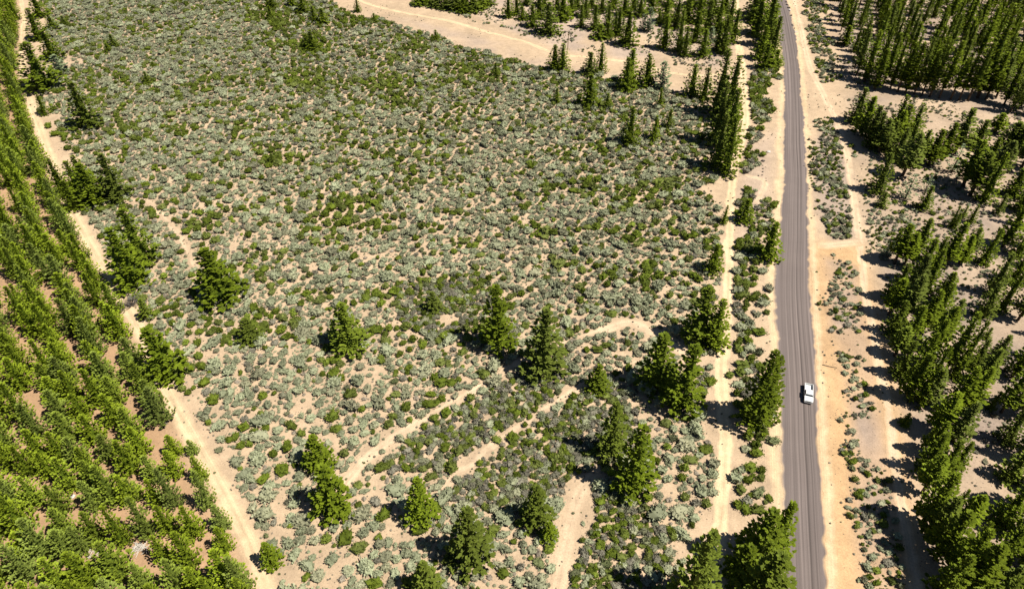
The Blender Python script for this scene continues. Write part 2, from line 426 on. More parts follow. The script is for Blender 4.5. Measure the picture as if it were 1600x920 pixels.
# ------------------------------------------------------------------ plant shapes
def crown(seed, H, Rd, zb, shape, mat, step=.85, wh=.62, nb=6, blades=3, bl=(.6, 1.05), core=True):
    rs = random.Random(seed)
    V, F, T = [], [], []
    def prof(t):
        if shape == 'fir': return (1 - t) ** .82 * min(1, .55 + t * 5)
        if shape == 'young': return (1 - t) ** .80 * min(1, .62 + t * 3.2)
        return (1 - t) ** .85 * min(1, .5 + t * 3.0)            # pine
    z = zb; lean = rs.uniform(0, 6.28)
    gaps = [(rs.uniform(0, 6.28), rs.uniform(.1, .9)) for _ in range(5)]
    while z < H * .985:
        t = (z - zb) / (H - zb)
        r = Rd * prof(t)
        n = max(3, int(nb * (.55 + .45 * (1 - t)) + rs.random()))
        a0 = rs.uniform(0, 6.28)
        for k in range(n):
            az = a0 + k * 6.283 / n + rs.uniform(-.35, .35)
            L = r * rs.choice((rs.uniform(.75, 1.0), rs.uniform(.95, 1.18)))
            for ga, gt in gaps:
                if abs(t - gt) < .06 and abs((az - ga + 3.14) % 6.28 - 3.14) < .6: L *= .55
            if shape == 'fir': sl = -.34 + .62 * t + rs.uniform(-.12, .12)
            elif shape == 'young': sl = .05 + .65 * t + rs.uniform(-.15, .2)
            else: sl = -.10 + .6 * t + rs.uniform(-.2, .2)
            ca, sa = math.cos(az), math.sin(az)
            zz0 = z + rs.uniform(-.25, .25) * wh
            s = min(.35, L * .3) if L > .7 else .1
            while True:
                q = min(s / max(L, .05), 1.0)
                px, py, pz = ca * s, sa * s, zz0 + s * sl + .10 * q * q * L
                tone_b = rs.random() * .55
                for b in range(blades):
                    da = rs.uniform(-1.05, 1.05) * (1.15 - .35 * q)
                    up = rs.uniform(-.10, .55) + .25 * (shape != 'fir') + .5 * t * t
                    dx, dy = math.cos(az + da), math.sin(az + da)
                    nn = math.sqrt(1 + up * up)
                    ln = rs.uniform(*bl) * (.75 + .25 * (1 - t))
                    dx, dy, dz = dx / nn * ln, dy / nn * ln, up / nn * ln
                    sx, sy = -math.sin(az + da), math.cos(az + da)
                    w = ln * rs.uniform(.20, .30); tl = rs.uniform(-.7, .7) * w
                    i = len(V)
                    V.append((px, py, pz))
                    V.append((px + dx * .55 + sx * w, py + dy * .55 + sy * w, pz + dz * .55 + tl))
                    V.append((px + dx, py + dy, pz + dz))
                    V.append((px + dx * .55 - sx * w, py + dy * .55 - sy * w, pz + dz * .55 - tl))
                    F.append((i, i + 1, i + 2, i + 3))
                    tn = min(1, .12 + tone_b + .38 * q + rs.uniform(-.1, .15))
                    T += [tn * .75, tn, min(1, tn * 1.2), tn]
                if s >= L: break
                s = min(L, s + step * rs.uniform(.8, 1.2))
        z += wh * rs.uniform(.8, 1.2) * (1.0 if t < .8 else .75)
    # leader
    for k in range(6):
        az = rs.uniform(0, 6.28); i = len(V); w = .14; z0 = H - .9
        V += [(0, 0, z0), (math.cos(az) * w, math.sin(az) * w, z0 + .35), (0, 0, H + .25), (-math.cos(az) * w, -math.sin(az) * w, z0 + .35)]
        F.append((i, i + 1, i + 2, i + 3)); T += [.5, .6, .8, .6]
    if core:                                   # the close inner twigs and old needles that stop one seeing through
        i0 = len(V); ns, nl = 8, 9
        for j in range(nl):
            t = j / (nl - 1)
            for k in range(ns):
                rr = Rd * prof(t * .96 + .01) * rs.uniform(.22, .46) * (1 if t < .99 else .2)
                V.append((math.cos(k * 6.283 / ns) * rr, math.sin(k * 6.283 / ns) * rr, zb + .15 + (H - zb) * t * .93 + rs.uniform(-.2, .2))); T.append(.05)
        for j in range(nl - 1):
            for k in range(ns):
                a = i0 + j * ns + k; b = i0 + j * ns + (k + 1) % ns
                F.append((a, b, b + ns, a + ns))
    return mesh_from('crown', V, F, mat, T)
def tube(V, F, path, rads, ns=6):
    i0 = len(V)
    P = [Vector(p) for p in path]
    for i, p in enumerate(P):
        d = (P[min(i + 1, len(P) - 1)] - P[max(i - 1, 0)]).normalized()
        u = d.cross(Vector((.3, 1, .2))).normalized(); w = d.cross(u)
        for k in range(ns):
            a = 6.283 * k / ns
            V.append(tuple(p + (u * math.cos(a) + w * math.sin(a)) * rads[i]))
    for i in range(len(P) - 1):
        for k in range(ns):
            a = i0 + i * ns + k; b = i0 + i * ns + (k + 1) % ns
            F.append((a, b, b + ns, a + ns))
    F.append(tuple(i0 + k for k in reversed(range(ns)))); F.append(tuple(i0 + (len(P) - 1) * ns + k for k in range(ns)))
def trunk(seed, H, r0, limbs, zb, Rd, mat):
    rs = random.Random(seed); V, F = [], []
    wx, wy = rs.uniform(-.12, .12), rs.uniform(-.12, .12)
    tube(V, F, [(0, 0, -.25), (wx * .3, wy * .3, .35), (wx, wy, H * .35), (-wx * .5, wy * .4, H * .7), (0, 0, H * .97)], [r0 * 1.35, r0 * 1.05, r0 * .78, r0 * .42, .03], 7)
    for k in range(limbs):
        z = zb * rs.uniform(.35, .95) + (H - zb) * rs.uniform(0, .45) * (k % 3 > 0); a = rs.uniform(0, 6.28)
        L = Rd * rs.uniform(.4, .75) * (1 - .6 * z / H)
        ca, sa = math.cos(a), math.sin(a)
        tube(V, F, [(0, 0, z), (ca * L * .5, sa * L * .5, z + L * .12), (ca * L, sa * L, z + L * rs.uniform(0, .3))], [r0 * .22, r0 * .14, .015], 4)
    return mesh_from('trunk', V, F, mat)
# kind: reference height and radius of each prototype (scaled per tree)
PROTO = {}
def protos():
    for k in range(6):
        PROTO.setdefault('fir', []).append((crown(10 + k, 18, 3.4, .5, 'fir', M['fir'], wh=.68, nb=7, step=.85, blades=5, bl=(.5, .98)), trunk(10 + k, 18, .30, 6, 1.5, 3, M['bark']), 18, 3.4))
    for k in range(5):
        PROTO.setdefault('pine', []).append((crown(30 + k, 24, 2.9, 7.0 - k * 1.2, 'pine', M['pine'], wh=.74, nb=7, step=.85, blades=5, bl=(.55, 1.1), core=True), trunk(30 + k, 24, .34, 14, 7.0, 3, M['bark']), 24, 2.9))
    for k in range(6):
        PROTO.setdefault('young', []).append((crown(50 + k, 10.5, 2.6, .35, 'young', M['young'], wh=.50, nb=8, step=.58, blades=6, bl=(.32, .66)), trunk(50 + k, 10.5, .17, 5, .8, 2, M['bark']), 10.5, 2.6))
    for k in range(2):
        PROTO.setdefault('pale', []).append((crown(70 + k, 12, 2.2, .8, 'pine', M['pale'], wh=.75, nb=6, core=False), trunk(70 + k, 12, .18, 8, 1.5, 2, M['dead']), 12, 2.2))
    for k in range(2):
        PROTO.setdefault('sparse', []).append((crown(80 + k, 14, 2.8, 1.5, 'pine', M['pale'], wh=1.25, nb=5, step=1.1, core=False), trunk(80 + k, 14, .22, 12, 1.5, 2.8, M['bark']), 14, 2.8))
protos()
NAMES = {'fir': 'fir_tree', 'pine': 'tall_pine_tree', 'young': 'young_pine_tree', 'pale': 'fir_tree', 'sparse': 'tall_pine_tree'}
TREES = []
GROUPED = {}
rt = random.Random(5)
def tree(kind, x, y, H, Rd, label, group=None, cat='tree', tilt=0):
    pr = PROTO[kind][rt.randrange(len(PROTO[kind]))]
    sxy, sz = 1.16 * Rd / pr[3], H / pr[2]
    o = empty(NAMES[kind], (x, y, 0), rt.uniform(0, 6.28), (sxy, sxy, sz))
    o.rotation_euler = (rt.gauss(0, .012), rt.gauss(0, .012), o.rotation_euler[2])
    tag(o, label, cat, group)
    if group: GROUPED.setdefault(group, []).append((o, *proj(x, y)))
    c = link('crown', pr[0], o); t = link('trunk', pr[1], o)
    TREES.append((x, y, Rd))
    return o
def ptree(kind, bx, by, tip, wpx, label, group=None, cat='tree'):
    x, y = at(bx, by)
    far = (.92 if bx > 1300 and by > 345 else 1.15 if bx > 1300 else 1.12) + .25 * max(0, min(1, (330 - by) / 330))
    return tree(kind, x, y, max(1.2, height_for(bx, by, tip)), wpx / pxm(by) / 2 * far, label, group, cat)

# --- trees standing singly or in small groups in the sage field and along the tracks
FIELD_TREES = [
 ('fir', 139, 197, 130, 36, 'dark fir standing alone at the upper left of the sage field'),
 ('fir', 118, 326, 282, 24, 'small fir at the lower corner of the clump beside the left dirt track'),
 ('fir', 101, 303, 248, 26, 'fir at the left end of the clump beside the left dirt track'),
 ('fir', 127, 306, 252, 28, 'fir in the middle of the clump beside the left dirt track'),
 ('fir', 134, 290, 243, 26, 'rearmost fir of the clump beside the left dirt track'),
 ('fir', 151, 317, 256, 42, 'broad dark fir at the right of the clump beside the left dirt track'),
 ('fir', 186, 310, 242, 40, 'lighter fir just right of the clump beside the left dirt track'),
 ('fir', 224, 411, 327, 46, 'right and rear one of two firs close together near the left dirt track'),
 ('fir', 210, 445, 356, 50, 'left and nearer one of two firs close together near the left dirt track'),
 ('fir', 350, 467, 388, 58, 'dark fir standing alone in the left part of the sage field, near a sandy patch'),
 ('fir', 263, 587, 512, 54, 'big bushy fir right against the edge of the left dirt track'),
 ('fir', 546, 543, 474, 48, 'fir standing alone in the middle left of the sage field'),
 ('fir', 393, 531, 497, 34, 'low round fir between the two lone firs in the left half of the field'),
 ('fir', 678, 485, 456, 24, 'small fir alone in the middle of the sage field'),
 ('fir', 778, 541, 445, 48, 'rear and smaller of the two tall firs in the centre right of the field'),
 ('fir', 848, 580, 485, 56, 'nearer and larger of the two tall firs in the centre right of the field'),
 ('fir', 933, 608, 570, 30, 'small fir beside the bend of the sandy footpath'),
 ('fir', 1022, 605, 522, 54, 'left one of two large firs above the sandy clearing by the right dirt track'),
 ('fir', 1061, 636, 540, 54, 'right one of two large firs above the sandy clearing by the right dirt track'),
 ('fir', 1092, 532, 450, 50, 'rounded fir, left one of the pair overhanging the right dirt track'),
 ('fir', 1112, 540, 468, 38, 'rounded fir, right one of the pair overhanging the right dirt track'),
 ('fir', 954, 708, 628, 40, 'left and rear one of the two big firs in the lower right of the field'),
 ('fir', 987, 762, 664, 54, 'right and nearer one of the two big firs in the lower right of the field'),
 ('fir', 502, 730, 680, 40, 'rear one of two bright firs in the lower left of the field'),
 ('fir', 522, 797, 728, 52, 'nearer one of two bright firs in the lower left of the field'),
 ('fir', 660, 810, 745, 40, 'fir at the lower end of the sandy footpath'),
 ('fir', 736, 874, 795, 56, 'large bright fir near the bottom middle of the field'),
 ('fir', 839, 816, 760, 42, 'fir on the left rim of the bare sandy patch in the lower right field'),
 ('fir', 858, 842, 815, 24, 'small round fir on the bare sandy patch at the lower right of the field'),
 ('fir', 428, 881, 848, 28, 'small bright fir at the lower left beside the left dirt track'),
 ('fir', 668, 926, 880, 40, 'bright fir cut by the bottom edge of the photo'),
 ('fir', 1078, 940, 832, 60, 'large fir at the bottom edge left of the right dirt track'),
 ('fir', 1174, 662, 550, 48, 'left one of two firs between the right track and the road, at truck level'),
 ('fir', 1192, 652, 557, 38, 'right one of two firs between the right track and the road, at truck level'),
 ('fir', 1197, 404, 348, 34, 'dark fir against the left shoulder of the road'),
 ('fir', 1203, 868, 787, 44, 'fir at the lower right leaning over the left edge of the road'),
 ('fir', 1174, 880, 795, 60, 'broad fir between the right dirt track and the road near the bottom'),
 ('fir', 1182, 945, 865, 76, 'fir cut by the bottom edge between the right dirt track and the road'),
 ('fir', 1150, 905, 850, 44, 'low fir on the right dirt track side of the bottom clump'),
 ('fir', 1130, 349, 321, 11, 'thin little fir alone on the left verge of the right dirt track'),
 ('fir', 1162, 346, 312, 24, 'small dark fir opposite the thin little one, right of the dirt track'),
 ('fir', 1112, 424, 382, 26, 'small fir on the right edge of the sage field beside the dirt track'),
 ('fir', 1119, 180, 78, 32, 'tallest and rearmost fir of the dark row beside the right dirt track'),
 ('fir', 1135, 190, 88, 32, 'second fir from the rear of the dark row beside the right dirt track'),
 ('fir', 1117, 225, 128, 32, 'left fir in the middle of the dark row beside the right dirt track'),
 ('fir', 1134, 232, 140, 33, 'right fir in the middle of the dark row beside the right dirt track'),
 ('fir', 1117, 262, 178, 28, 'left fir at the near end of the dark row beside the right dirt track'),
 ('fir', 1133, 272, 180, 32, 'right fir at the near end of the dark row beside the right dirt track'),
 ('fir', 866, 110, 70, 20, 'left one of twin firs by the dirt road at the top of the field'),
 ('fir', 878, 111, 68, 20, 'right one of twin firs by the dirt road at the top of the field'),
 ('fir', 921, 116, 82, 20, 'round fir by the dirt road, beside a taller slim one'),
 ('fir', 938, 113, 68, 16, 'slim fir by the dirt road, beside a round one'),
 ('fir', 983, 132, 78, 26, 'tall double-topped fir between the field and the dirt road'),
 ('fir', 978, 142, 90, 22, 'fir growing against the tall double-topped one at the field edge'),
 ('fir', 1010, 134, 84, 24, 'fir at the field edge just left of a pale thin one'),
 ('pale', 1033, 139, 96, 20, 'pale thin grey-green fir at the field edge'),
 ('fir', 1079, 149, 101, 22, 'left one of two firs near the corner of the field and the right dirt track'),
 ('fir', 1099, 156, 107, 20, 'right one of two firs near the corner of the field and the right dirt track'),
 ('fir', 919, 166, 117, 26, 'dark fir in the upper right of the sage field'),
 ('fir', 948, 171, 146, 14, 'small pale fir right of the dark fir in the upper sage field'),
 ('fir', 870, 161, 138, 11, 'small slim fir left of the dark fir in the upper sage field'),
 ('fir', 983, 226, 166, 24, 'slim dark fir in the right part of the sage field'),
 ('fir', 1022, 218, 181, 15, 'slender fir right of the slim dark one in the sage field'),
 ('fir', 1044, 200, 170, 15, 'slender fir second right of the slim dark one in the sage field'),
 ('fir', 1030, 168, 138, 12, 'small fir behind the slender ones at the upper right of the field'),
 ('fir', 775, 122, 98, 11, 'tiny slim fir in the upper middle of the sage field'),
 ('fir', 681, 63, 47, 10, 'tiny fir at the upper edge of the field, below the dirt road bend'),
 ('fir', 585, 35, 21, 9, 'tiny fir at the field edge near where the dirt road leaves the picture'),
 ('fir', 559, 19, -3, 9, 'tiny fir standing alone in the bare soil beside the dirt road at the top'),
 ('fir', 424, 31, 9, 10, 'tiny fir at the top left of the group along the upper field edge'),
 ('fir', 474, 20, -6, 14, 'fir at the top edge in the group along the upper field edge'),
 ('fir', 491, 34, 9, 13, 'small fir, middle of the group along the upper field edge'),
 ('fir', 505, 37, 13, 15, 'small fir, right end of the group along the upper field edge'),
 ('fir', 489, 79, 47, 18, 'slender fir with a leaning neighbour in the upper sage field'),
 ('fir', 480, 74, 54, 13, 'little fir pressed against the slender one in the upper sage field'),
 ('fir', 425, 13, -12, 13, 'fir cut by the top edge left of the upper field edge group'),
 ('fir', 457, 10, -14, 12, 'fir cut by the top edge in the upper field edge group'),
 ('fir', 64, 26, -8, 20, 'fir cut by the top left edge beside the left dirt track'),
 ('fir', 62, 62, 14, 22, 'rear fir of the dark group right of the left dirt track at the top left'),
 ('fir', 84, 46, 22, 15, 'small bright fir right of the dark group at the top left'),
 ('fir', 102, 41, 25, 10, 'tiny fir second right of the dark group at the top left'),
 ('fir', 85, 92, 48, 24, 'right fir of the dark group right of the left dirt track at the top left'),
 ('pale', 95, 115, 86, 20, 'grey thin fir at the right end of the dark group at the top left'),
 ('fir', 70, 138, 66, 44, 'large dark fir at the near end of the group at the top left'),
 ('fir', 71, 180, 145, 12, 'narrow young fir leaning over the left dirt track'),
 ('fir', 178, 73, 54, 13, 'tiny fir pair member at the upper left of the sage field, rear one'),
 ('fir', 169, 81, 68, 10, 'tiny fir pair member at the upper left of the sage field, nearer one'),
 ('fir', 240, 104, 97, 9, 'tiny conical fir in the upper left sage'),
 ('fir', 231, 130, 112, 11, 'tiny slim fir in the upper left sage, nearer one'),
 ('fir', 232, 497, 467, 20, 'small bright fir beside the dead grey bush'),
 ('fir', 427, 255, 240, 12, 'tiny fir in the left centre of the sage field'),
]
for k, bx, by, tp, w, lab in FIELD_TREES:
    ptree(k, bx, by, tp, w, lab)

# --- the wood beyond the dirt road at the top
TOP = [(794, 28, -10, 14), (807, 23, -12, 13), (816, 31, 10, 13), (832, 42, 8, 18), (842, 28, -8, 18), (857, 53, 4, 28), (879, 31, -5, 23), (908, 43, 8, 13), (914, 27, -8, 14), (929, 47, 8, 16),
 (937, 60, 38, 20), (949, 60, 36, 14), (950, 42, 6, 15), (966, 56, 12, 16), (961, 50, 18, 12), (980, 71, 16, 25), (1037, 76, 24, 20), (1060, 82, 14, 19), (1069, 88, 42, 16),
 (1085, 66, 18, 21), (1097, 89, 46, 18), (1128, 84, 24, 22), (1120, 80, 34, 14), (1029, 38, 18, 9), (1138, 46, -2, 20), (900, 14, -18, 16), (892, 24, -10, 14), (924, 12, -20, 16), (940, 20, -14, 16), (958, 14, -20, 16), (975, 24, -12, 18),
 (990, 16, -18, 16), (1000, 26, -10, 16), (1018, 20, -16, 18), (1040, 34, -8, 20), (1055, 44, -4, 20), (1072, 34, -12, 20), (1090, 36, -10, 20), (1104, 50, 0, 20), (1120, 50, 0, 20), (1112, 22, -20, 20), (1132, 20, -24, 20), (1080, 12, -30, 18), (1048, 10, -28, 18), (1024, 2, -34, 18),
 (1144, 66, 14, 18), (870, 16, -16, 16), (850, 10, -22, 16), (822, 8, -20, 14), (1098, 8, -34, 20)]
for bx, by, tp, w in TOP:
    front = by > 40
    ptree('fir', bx, by, tp, w, None, ('front firs beyond the top dirt road, ' if front else 'rear firs beyond the top dirt road, ') + ('left half' if bx < 985 else 'right half'))
for bx, by, tp, w in [(1005, 48, 22, 11), (1013, 50, 12, 13), (1109, 70, 42, 12)]:
    ptree('pale', bx, by, tp, w, None, 'pale thin firs beyond the top dirt road')
for bx, by, tp, w in [(655, 8, -10, 18), (668, 6, -14, 18), (682, 11, -9, 18), (697, 13, -12, 20), (712, 16, -8, 20), (724, 19, -6, 18), (738, 18, -10, 22), (750, 13, -14, 18), (762, 8, -12, 18), (720, 6, -20, 20)]:
    ptree('fir', bx, by, tp, w, None, 'low thicket firs above the top dirt road')
for bx, by, tp, w in [(1206, 82, 26, 20), (1194, 72, -6, 26), (1193, 108, 68, 22), (1211, 101, 78, 18), (1180, 54, -14, 28), (1175, 32, -24, 24), (1200, 40, -20, 24), (1186, 92, 40, 20), (1182, 24, -36, 22), (1202, 62, 6, 20), (1202, 106, 84, 16)]:
    ptree('fir', bx, by, tp, w, None, 'dark firs between the right track and road, topmost')

# --- the forest right of the road
RIGHT_A = [(1335, 191, 138, 26), (1345, 213, 151, 26), (1356, 224, 166, 24), (1372, 238, 186, 26), (1394, 212, 149, 24), (1402, 218, 164, 24), (1422, 213, 161, 24), (1409, 276, 207, 30), (1430, 258, 203, 22), (1450, 258, 203, 26),
 (1391, 229, 172, 22), (1362, 232, 176, 22), (1386, 236, 190, 22), (1416, 240, 186, 22), (1398, 252, 200, 24)]
for bx, by, tp, w in RIGHT_A:
    ptree('fir' if rt.random() < .65 else 'pine', bx, by, tp, w, None, 'compact stand between the sandy lane and bare clearing')
RIGHT_1 = [('fir', 1370, 301, 240, 28, 'dark fir beside the sandy lane right of the road, long shadow on the lane'),
 ('fir', 1377, 323, 301, 16, 'little conical fir at the foot of the dark fir by the sandy lane'),
 ('sparse', 1414, 311, 274, 24, 'thin see-through pine on the grey litter right of the sandy lane'),
 ('sparse', 1446, 299, 274, 15, 'small thin pale pine behind the short fir on the grey litter'),
 ('fir', 1441, 327, 291, 20, 'short fir on the grey litter in front of the small thin pine'),
 ('sparse', 1487, 269, 226, 20, 'thin pale pine left of the big dark clump at the right'),
 ('fir', 1485, 355, 322, 15, 'left rear little fir of the three little ones on the bare ground at the right'),
 ('fir', 1490, 356, 333, 14, 'nearest little fir of those on the bare ground at the right'),
 ('fir', 1503, 340, 322, 10, 'smallest fir on the bare ground at the right'),
 ('fir', 1515, 349, 321, 16, 'right one of the little firs on the bare ground at the right'),
 ('fir', 1557, 335, 303, 14, 'slim fir on bare ground near the right edge'),
 ('pine', 1527, 153, 5, 26, 'very tall pale pine leaning over the forest front at the upper right'),
 ('pale', 1384, 401, 372, 17, 'pale pine at the upper left tip of the big forest clump'),
 ('fir', 1412, 663, 645, 18, 'small round fir on the sand in front of the forest, level with the truck'),
 ('fir', 1540, 529, 512, 14, 'small fir on the bare ground inside the forest at the right'),
 ('fir', 1545, 640, 614, 16, 'small fir inside the forest near the lower right')]
for k, bx, by, tp, w, lab in RIGHT_1: ptree(k, bx, by, tp, w, lab)
RIGHT_B = [(1472, 244, 192, 22), (1491, 239, 170, 28), (1524, 228, 188, 26), (1554, 208, 177, 20), (1570, 239, 190, 28), (1585, 243, 190, 26), (1504, 292, 220, 34), (1515, 306, 238, 36), (1535, 315, 240, 26), (1580, 306, 264, 28), (1596, 262, 205, 28), (1592, 330, 280, 26), (1540, 262, 216, 24), (1560, 270, 220, 24)]
for bx, by, tp, w in RIGHT_B:
    ptree('fir' if rt.random() < .5 else 'pine', bx, by, tp, w, None, 'loose trees near the right edge, below the bare clearing')
RIGHT_B += [(1480, 285, 240, 22), (1462, 300, 268, 16), (1548, 335, 300, 18), (1588, 355, 318, 26), (1525, 260, 214, 24), (1500, 262, 220, 22), (1420, 318, 300, 12), (1402, 300, 270, 18)]
RIGHT_C = [(1397, 412, 351, 34), (1432, 393, 342, 30), (1412, 414, 363, 30), (1443, 458, 392, 36), (1430, 443, 374, 34), (1393, 469, 411, 36), (1388, 492, 434, 32), (1475, 414, 348, 34), (1512, 399, 357, 26), (1534, 412, 357, 28), (1499, 412, 368, 26), (1547, 460, 396, 34), (1534, 495, 442, 32), (1562, 486, 416, 28), (1566, 386, 324, 32), (1588, 400, 340, 30), (1582, 440, 380, 30),
 (1469, 473, 426, 28), (1464, 495, 444, 32), (1482, 512, 468, 30), (1438, 517, 455, 36), (1393, 521, 470, 34), (1412, 500, 430, 34), (1414, 540, 478, 34), (1590, 500, 430, 32), (1450, 430, 370, 30), (1420, 470, 400, 32)]
for bx, by, tp, w in RIGHT_C:
    ptree('pine' if rt.random() < .55 else 'fir', bx, by, tp, w, None, 'dense right forest clump above truck level, ' + ('rear trees' if by < 420 else 'front trees'))
RIGHT_D = [(1473, 584, 486, 34), (1488, 590, 500, 32), (1434, 629, 541, 36), (1445, 632, 576, 32), (1414, 622, 554, 36), (1403, 588, 533, 34), (1397, 556, 511, 34), (1520, 573, 530, 30), (1551, 568, 524, 28), (1490, 640, 574, 36), (1458, 676, 612, 42), (1488, 689, 628, 36), (1451, 710, 660, 34), (1564, 644, 572, 34), (1569, 692, 639, 36), (1442, 570, 500, 34), (1460, 545, 480, 34), (1510, 640, 574, 32), (1428, 590, 520, 34), (1580, 590, 520, 34), (1594, 650, 580, 34), (1530, 600, 545, 30), (1598, 720, 650, 36)]
for bx, by, tp, w in RIGHT_D:
    ptree('pine' if rt.random() < .7 else 'fir', bx, by, tp, w, None, 'right forest trees level with the truck, ' + ('rear' if by < 600 else 'front'))
RIGHT_E = [(1444, 737, 678, 40), (1468, 742, 690, 36), (1490, 732, 690, 30), (1439, 822, 741, 46), (1480, 811, 765, 26), (1503, 821, 774, 36), (1460, 873, 800, 52), (1508, 924, 855, 58), (1513, 859, 815, 28), (1551, 884, 810, 42), (1558, 928, 884, 34), (1561, 818, 762, 46), (1575, 749, 705, 42), (1600, 800, 730, 46), (1595, 880, 820, 44), (1450, 842, 775, 46), (1470, 930, 870, 50), (1486, 905, 830, 44), (1595, 940, 880, 44), (1540, 960, 900, 44), (1475, 985, 920, 50), (1440, 770, 712, 38)]
for bx, by, tp, w in RIGHT_E:
    ptree('fir' if rt.random() < .6 else 'pine', bx, by, tp, w, None, 'forest trees at the lower right, ' + ('rear' if by < 830 else 'front'))
def fill(poly, gap, seed, avoid=True):
    rs = random.Random(seed); wp = world(poly)
    xs = [p[0] for p in wp]; ys = [p[1] for p in wp]; out = []
    for _ in range(6000):
        x, y = rs.uniform(min(xs), max(xs)), rs.uniform(min(ys), max(ys))
        if not in_poly(np.array([x]), np.array([y]), wp)[0]: continue
        if any((x - a) ** 2 + (y - b) ** 2 < gap * gap for a, b in out): continue
        if avoid and any((x - a) ** 2 + (y - b) ** 2 < (gap * .6) ** 2 for a, b, c in TREES): continue
        out.append((x, y))
    return out
# upper right: planted ranks of slender pines with bare lower trunks
front = [(1380, 131), (1391, 138), (1402, 144), (1414, 146), (1428, 148), (1440, 149), (1452, 152), (1467, 154), (1485, 156), (1498, 157), (1512, 158), (1540, 156), (1556, 152), (1568, 165), (1578, 176), (1590, 170), (1366, 140), (1350, 128), (1338, 118)]
for bx, by in front:
    x, y = at(bx, by)
    tree('pine', x, y, rt.uniform(17, 25), rt.uniform(2.5, 3.4), None, 'front rank pines along the bare clearing, upper right')
for x, y in fill([(1305, 14), (1318, 70), (1338, 116), (1400, 138), (1500, 148), (1600, 150), (1640, 150), (1600, -15), (1500, -22), (1300, -22)], 6.8, 3):
    if vnoise(np.array([x]), np.array([y]), 11, 61)[0] < .26: continue
    qx_, qy_ = proj(x, y)
    tree('pine' if rt.random() < .8 else 'fir', x, y, rt.choice((rt.uniform(9, 16), rt.uniform(16, 24), rt.uniform(18, 26))), rt.uniform(1.9, 3.2), None,
         'dense upper right forest pines, %s, %s' % ('farthest' if qy_ < 15 else 'far' if qy_ < 50 else 'midway' if qy_ < 85 else 'near', 'left' if qx_ < 1400 else 'centre' if qx_ < 1500 else 'right'))
# just past the right edge: the trees whose shadows reach into view
for x, y in fill([(1612, 170), (1660, 170), (1680, 560), (1690, 960), (1625, 960), (1618, 500)], 8.0, 7):
    tree('fir', x, y, rt.uniform(16, 23), rt.uniform(2.6, 3.3), None, 'forest trees at the very right edge')

# --- the planted pines left of the left track, in ranks alongside it
LB = [(304, 708, 688, 22), (317, 750, 713, 28), (328, 792, 736, 32), (351, 826, 790, 32), (354, 860, 825, 32), (362, 915, 860, 52), (384, 928, 868, 44), (276, 711, 681, 30), (276, 743, 705, 34), (244, 748, 712, 32), (276, 790, 732, 34), (250, 787, 749, 30), (268, 831, 790, 36), (307, 837, 792, 38), (260, 874, 837, 32), (299, 884, 833, 44), (286, 922, 874, 42), (314, 927, 886, 40), (234, 837, 777, 36), (214, 777, 748, 30), (234, 924, 882, 40),
 (157, 842, 799, 36), (198, 850, 786, 36), (190, 900, 848, 54), (154, 795, 752, 34), (115, 763, 716, 40), (81, 743, 708, 34), (206, 782, 743, 36), (183, 782, 727, 44), (157, 763, 720, 36), (209, 736, 688, 42), (175, 714, 680, 36), (125, 719, 684, 36), (99, 716, 676, 34), (60, 787, 746, 40), (102, 800, 758, 36), (110, 839, 795, 42), (136, 860, 823, 34), (42, 826, 758, 46), (78, 868, 805, 48), (115, 870, 829, 46), (146, 915, 863, 52), (104, 922, 874, 46), (8, 834, 800, 36), (47, 863, 832, 42), (50, 902, 853, 44), (13, 904, 858, 40), (75, 958, 910, 46), (24, 950, 900, 44), (190, 950, 905, 46), (150, 960, 905, 44), (30, 790, 750, 36), (10, 770, 724, 40), (50, 740, 698, 36), (20, 730, 690, 36), (-5, 800, 750, 40), (340, 950, 905, 46), (262, 962, 915, 44), (395, 960, 905, 44), (145, 740, 700, 34), (-8, 870, 820, 44), (110, 965, 915, 44), (-10, 945, 895, 44)]
TLC = resample([at(*p) for p in TRACK_L], 2.0)
TLD = np.concatenate([[0], np.cumsum(np.hypot(*np.diff(TLC, axis=0).T))])
def track_coords(x, y):
    k = int(np.argmin(np.hypot(TLC[:, 0] - x, TLC[:, 1] - y)))
    return float(np.hypot(TLC[k, 0] - x, TLC[k, 1] - y)), float(TLD[k])
RANKS = [4.0, 10.4, 13.6, 18.4, 21.8, 28.2, 32.4, 36.6, 40.8, 45.0, 49.2, 53.4]
ORD = ['first', 'second', 'third', 'fourth', 'fifth', 'sixth', 'seventh', 'eighth', 'ninth', 'tenth', 'eleventh', 'twelfth', 'thirteenth', 'fourteenth', 'fifteenth', 'sixteenth', 'seventeenth', 'eighteenth', 'nineteenth', 'twentieth']
ORD += ['twenty-' + w for w in ORD[:9]] + ['thirtieth'] + ['thirty-' + w for w in ORD[:9]]
def young(x, y, H, Rd):
    o, d = track_coords(x, y)
    k = int(np.argmin([abs(o - r) for r in RANKS])); py = proj(x, y)[1]
    part = ('topmost', 'upper', 'middle', 'low', 'lower', 'bottom')[int(np.searchsorted([200, 330, 470, 620, 770], py))]
    tree('young', x, y, H, Rd, None, 'pines in rank %s from the left track, %s' % (('one', 'two', 'three', 'four', 'five', 'six', 'seven', 'eight', 'nine', 'ten', 'eleven', 'twelve')[k], part), 'pine tree')
YT = []
for bx, by, tp, w in LB:
    x, y = at(bx, by)
    YT.append((x, y)); young(x, y, min(13.0, height_for(bx, by, tp)), w / pxm(by) / 2 * .88)
ry = random.Random(21)
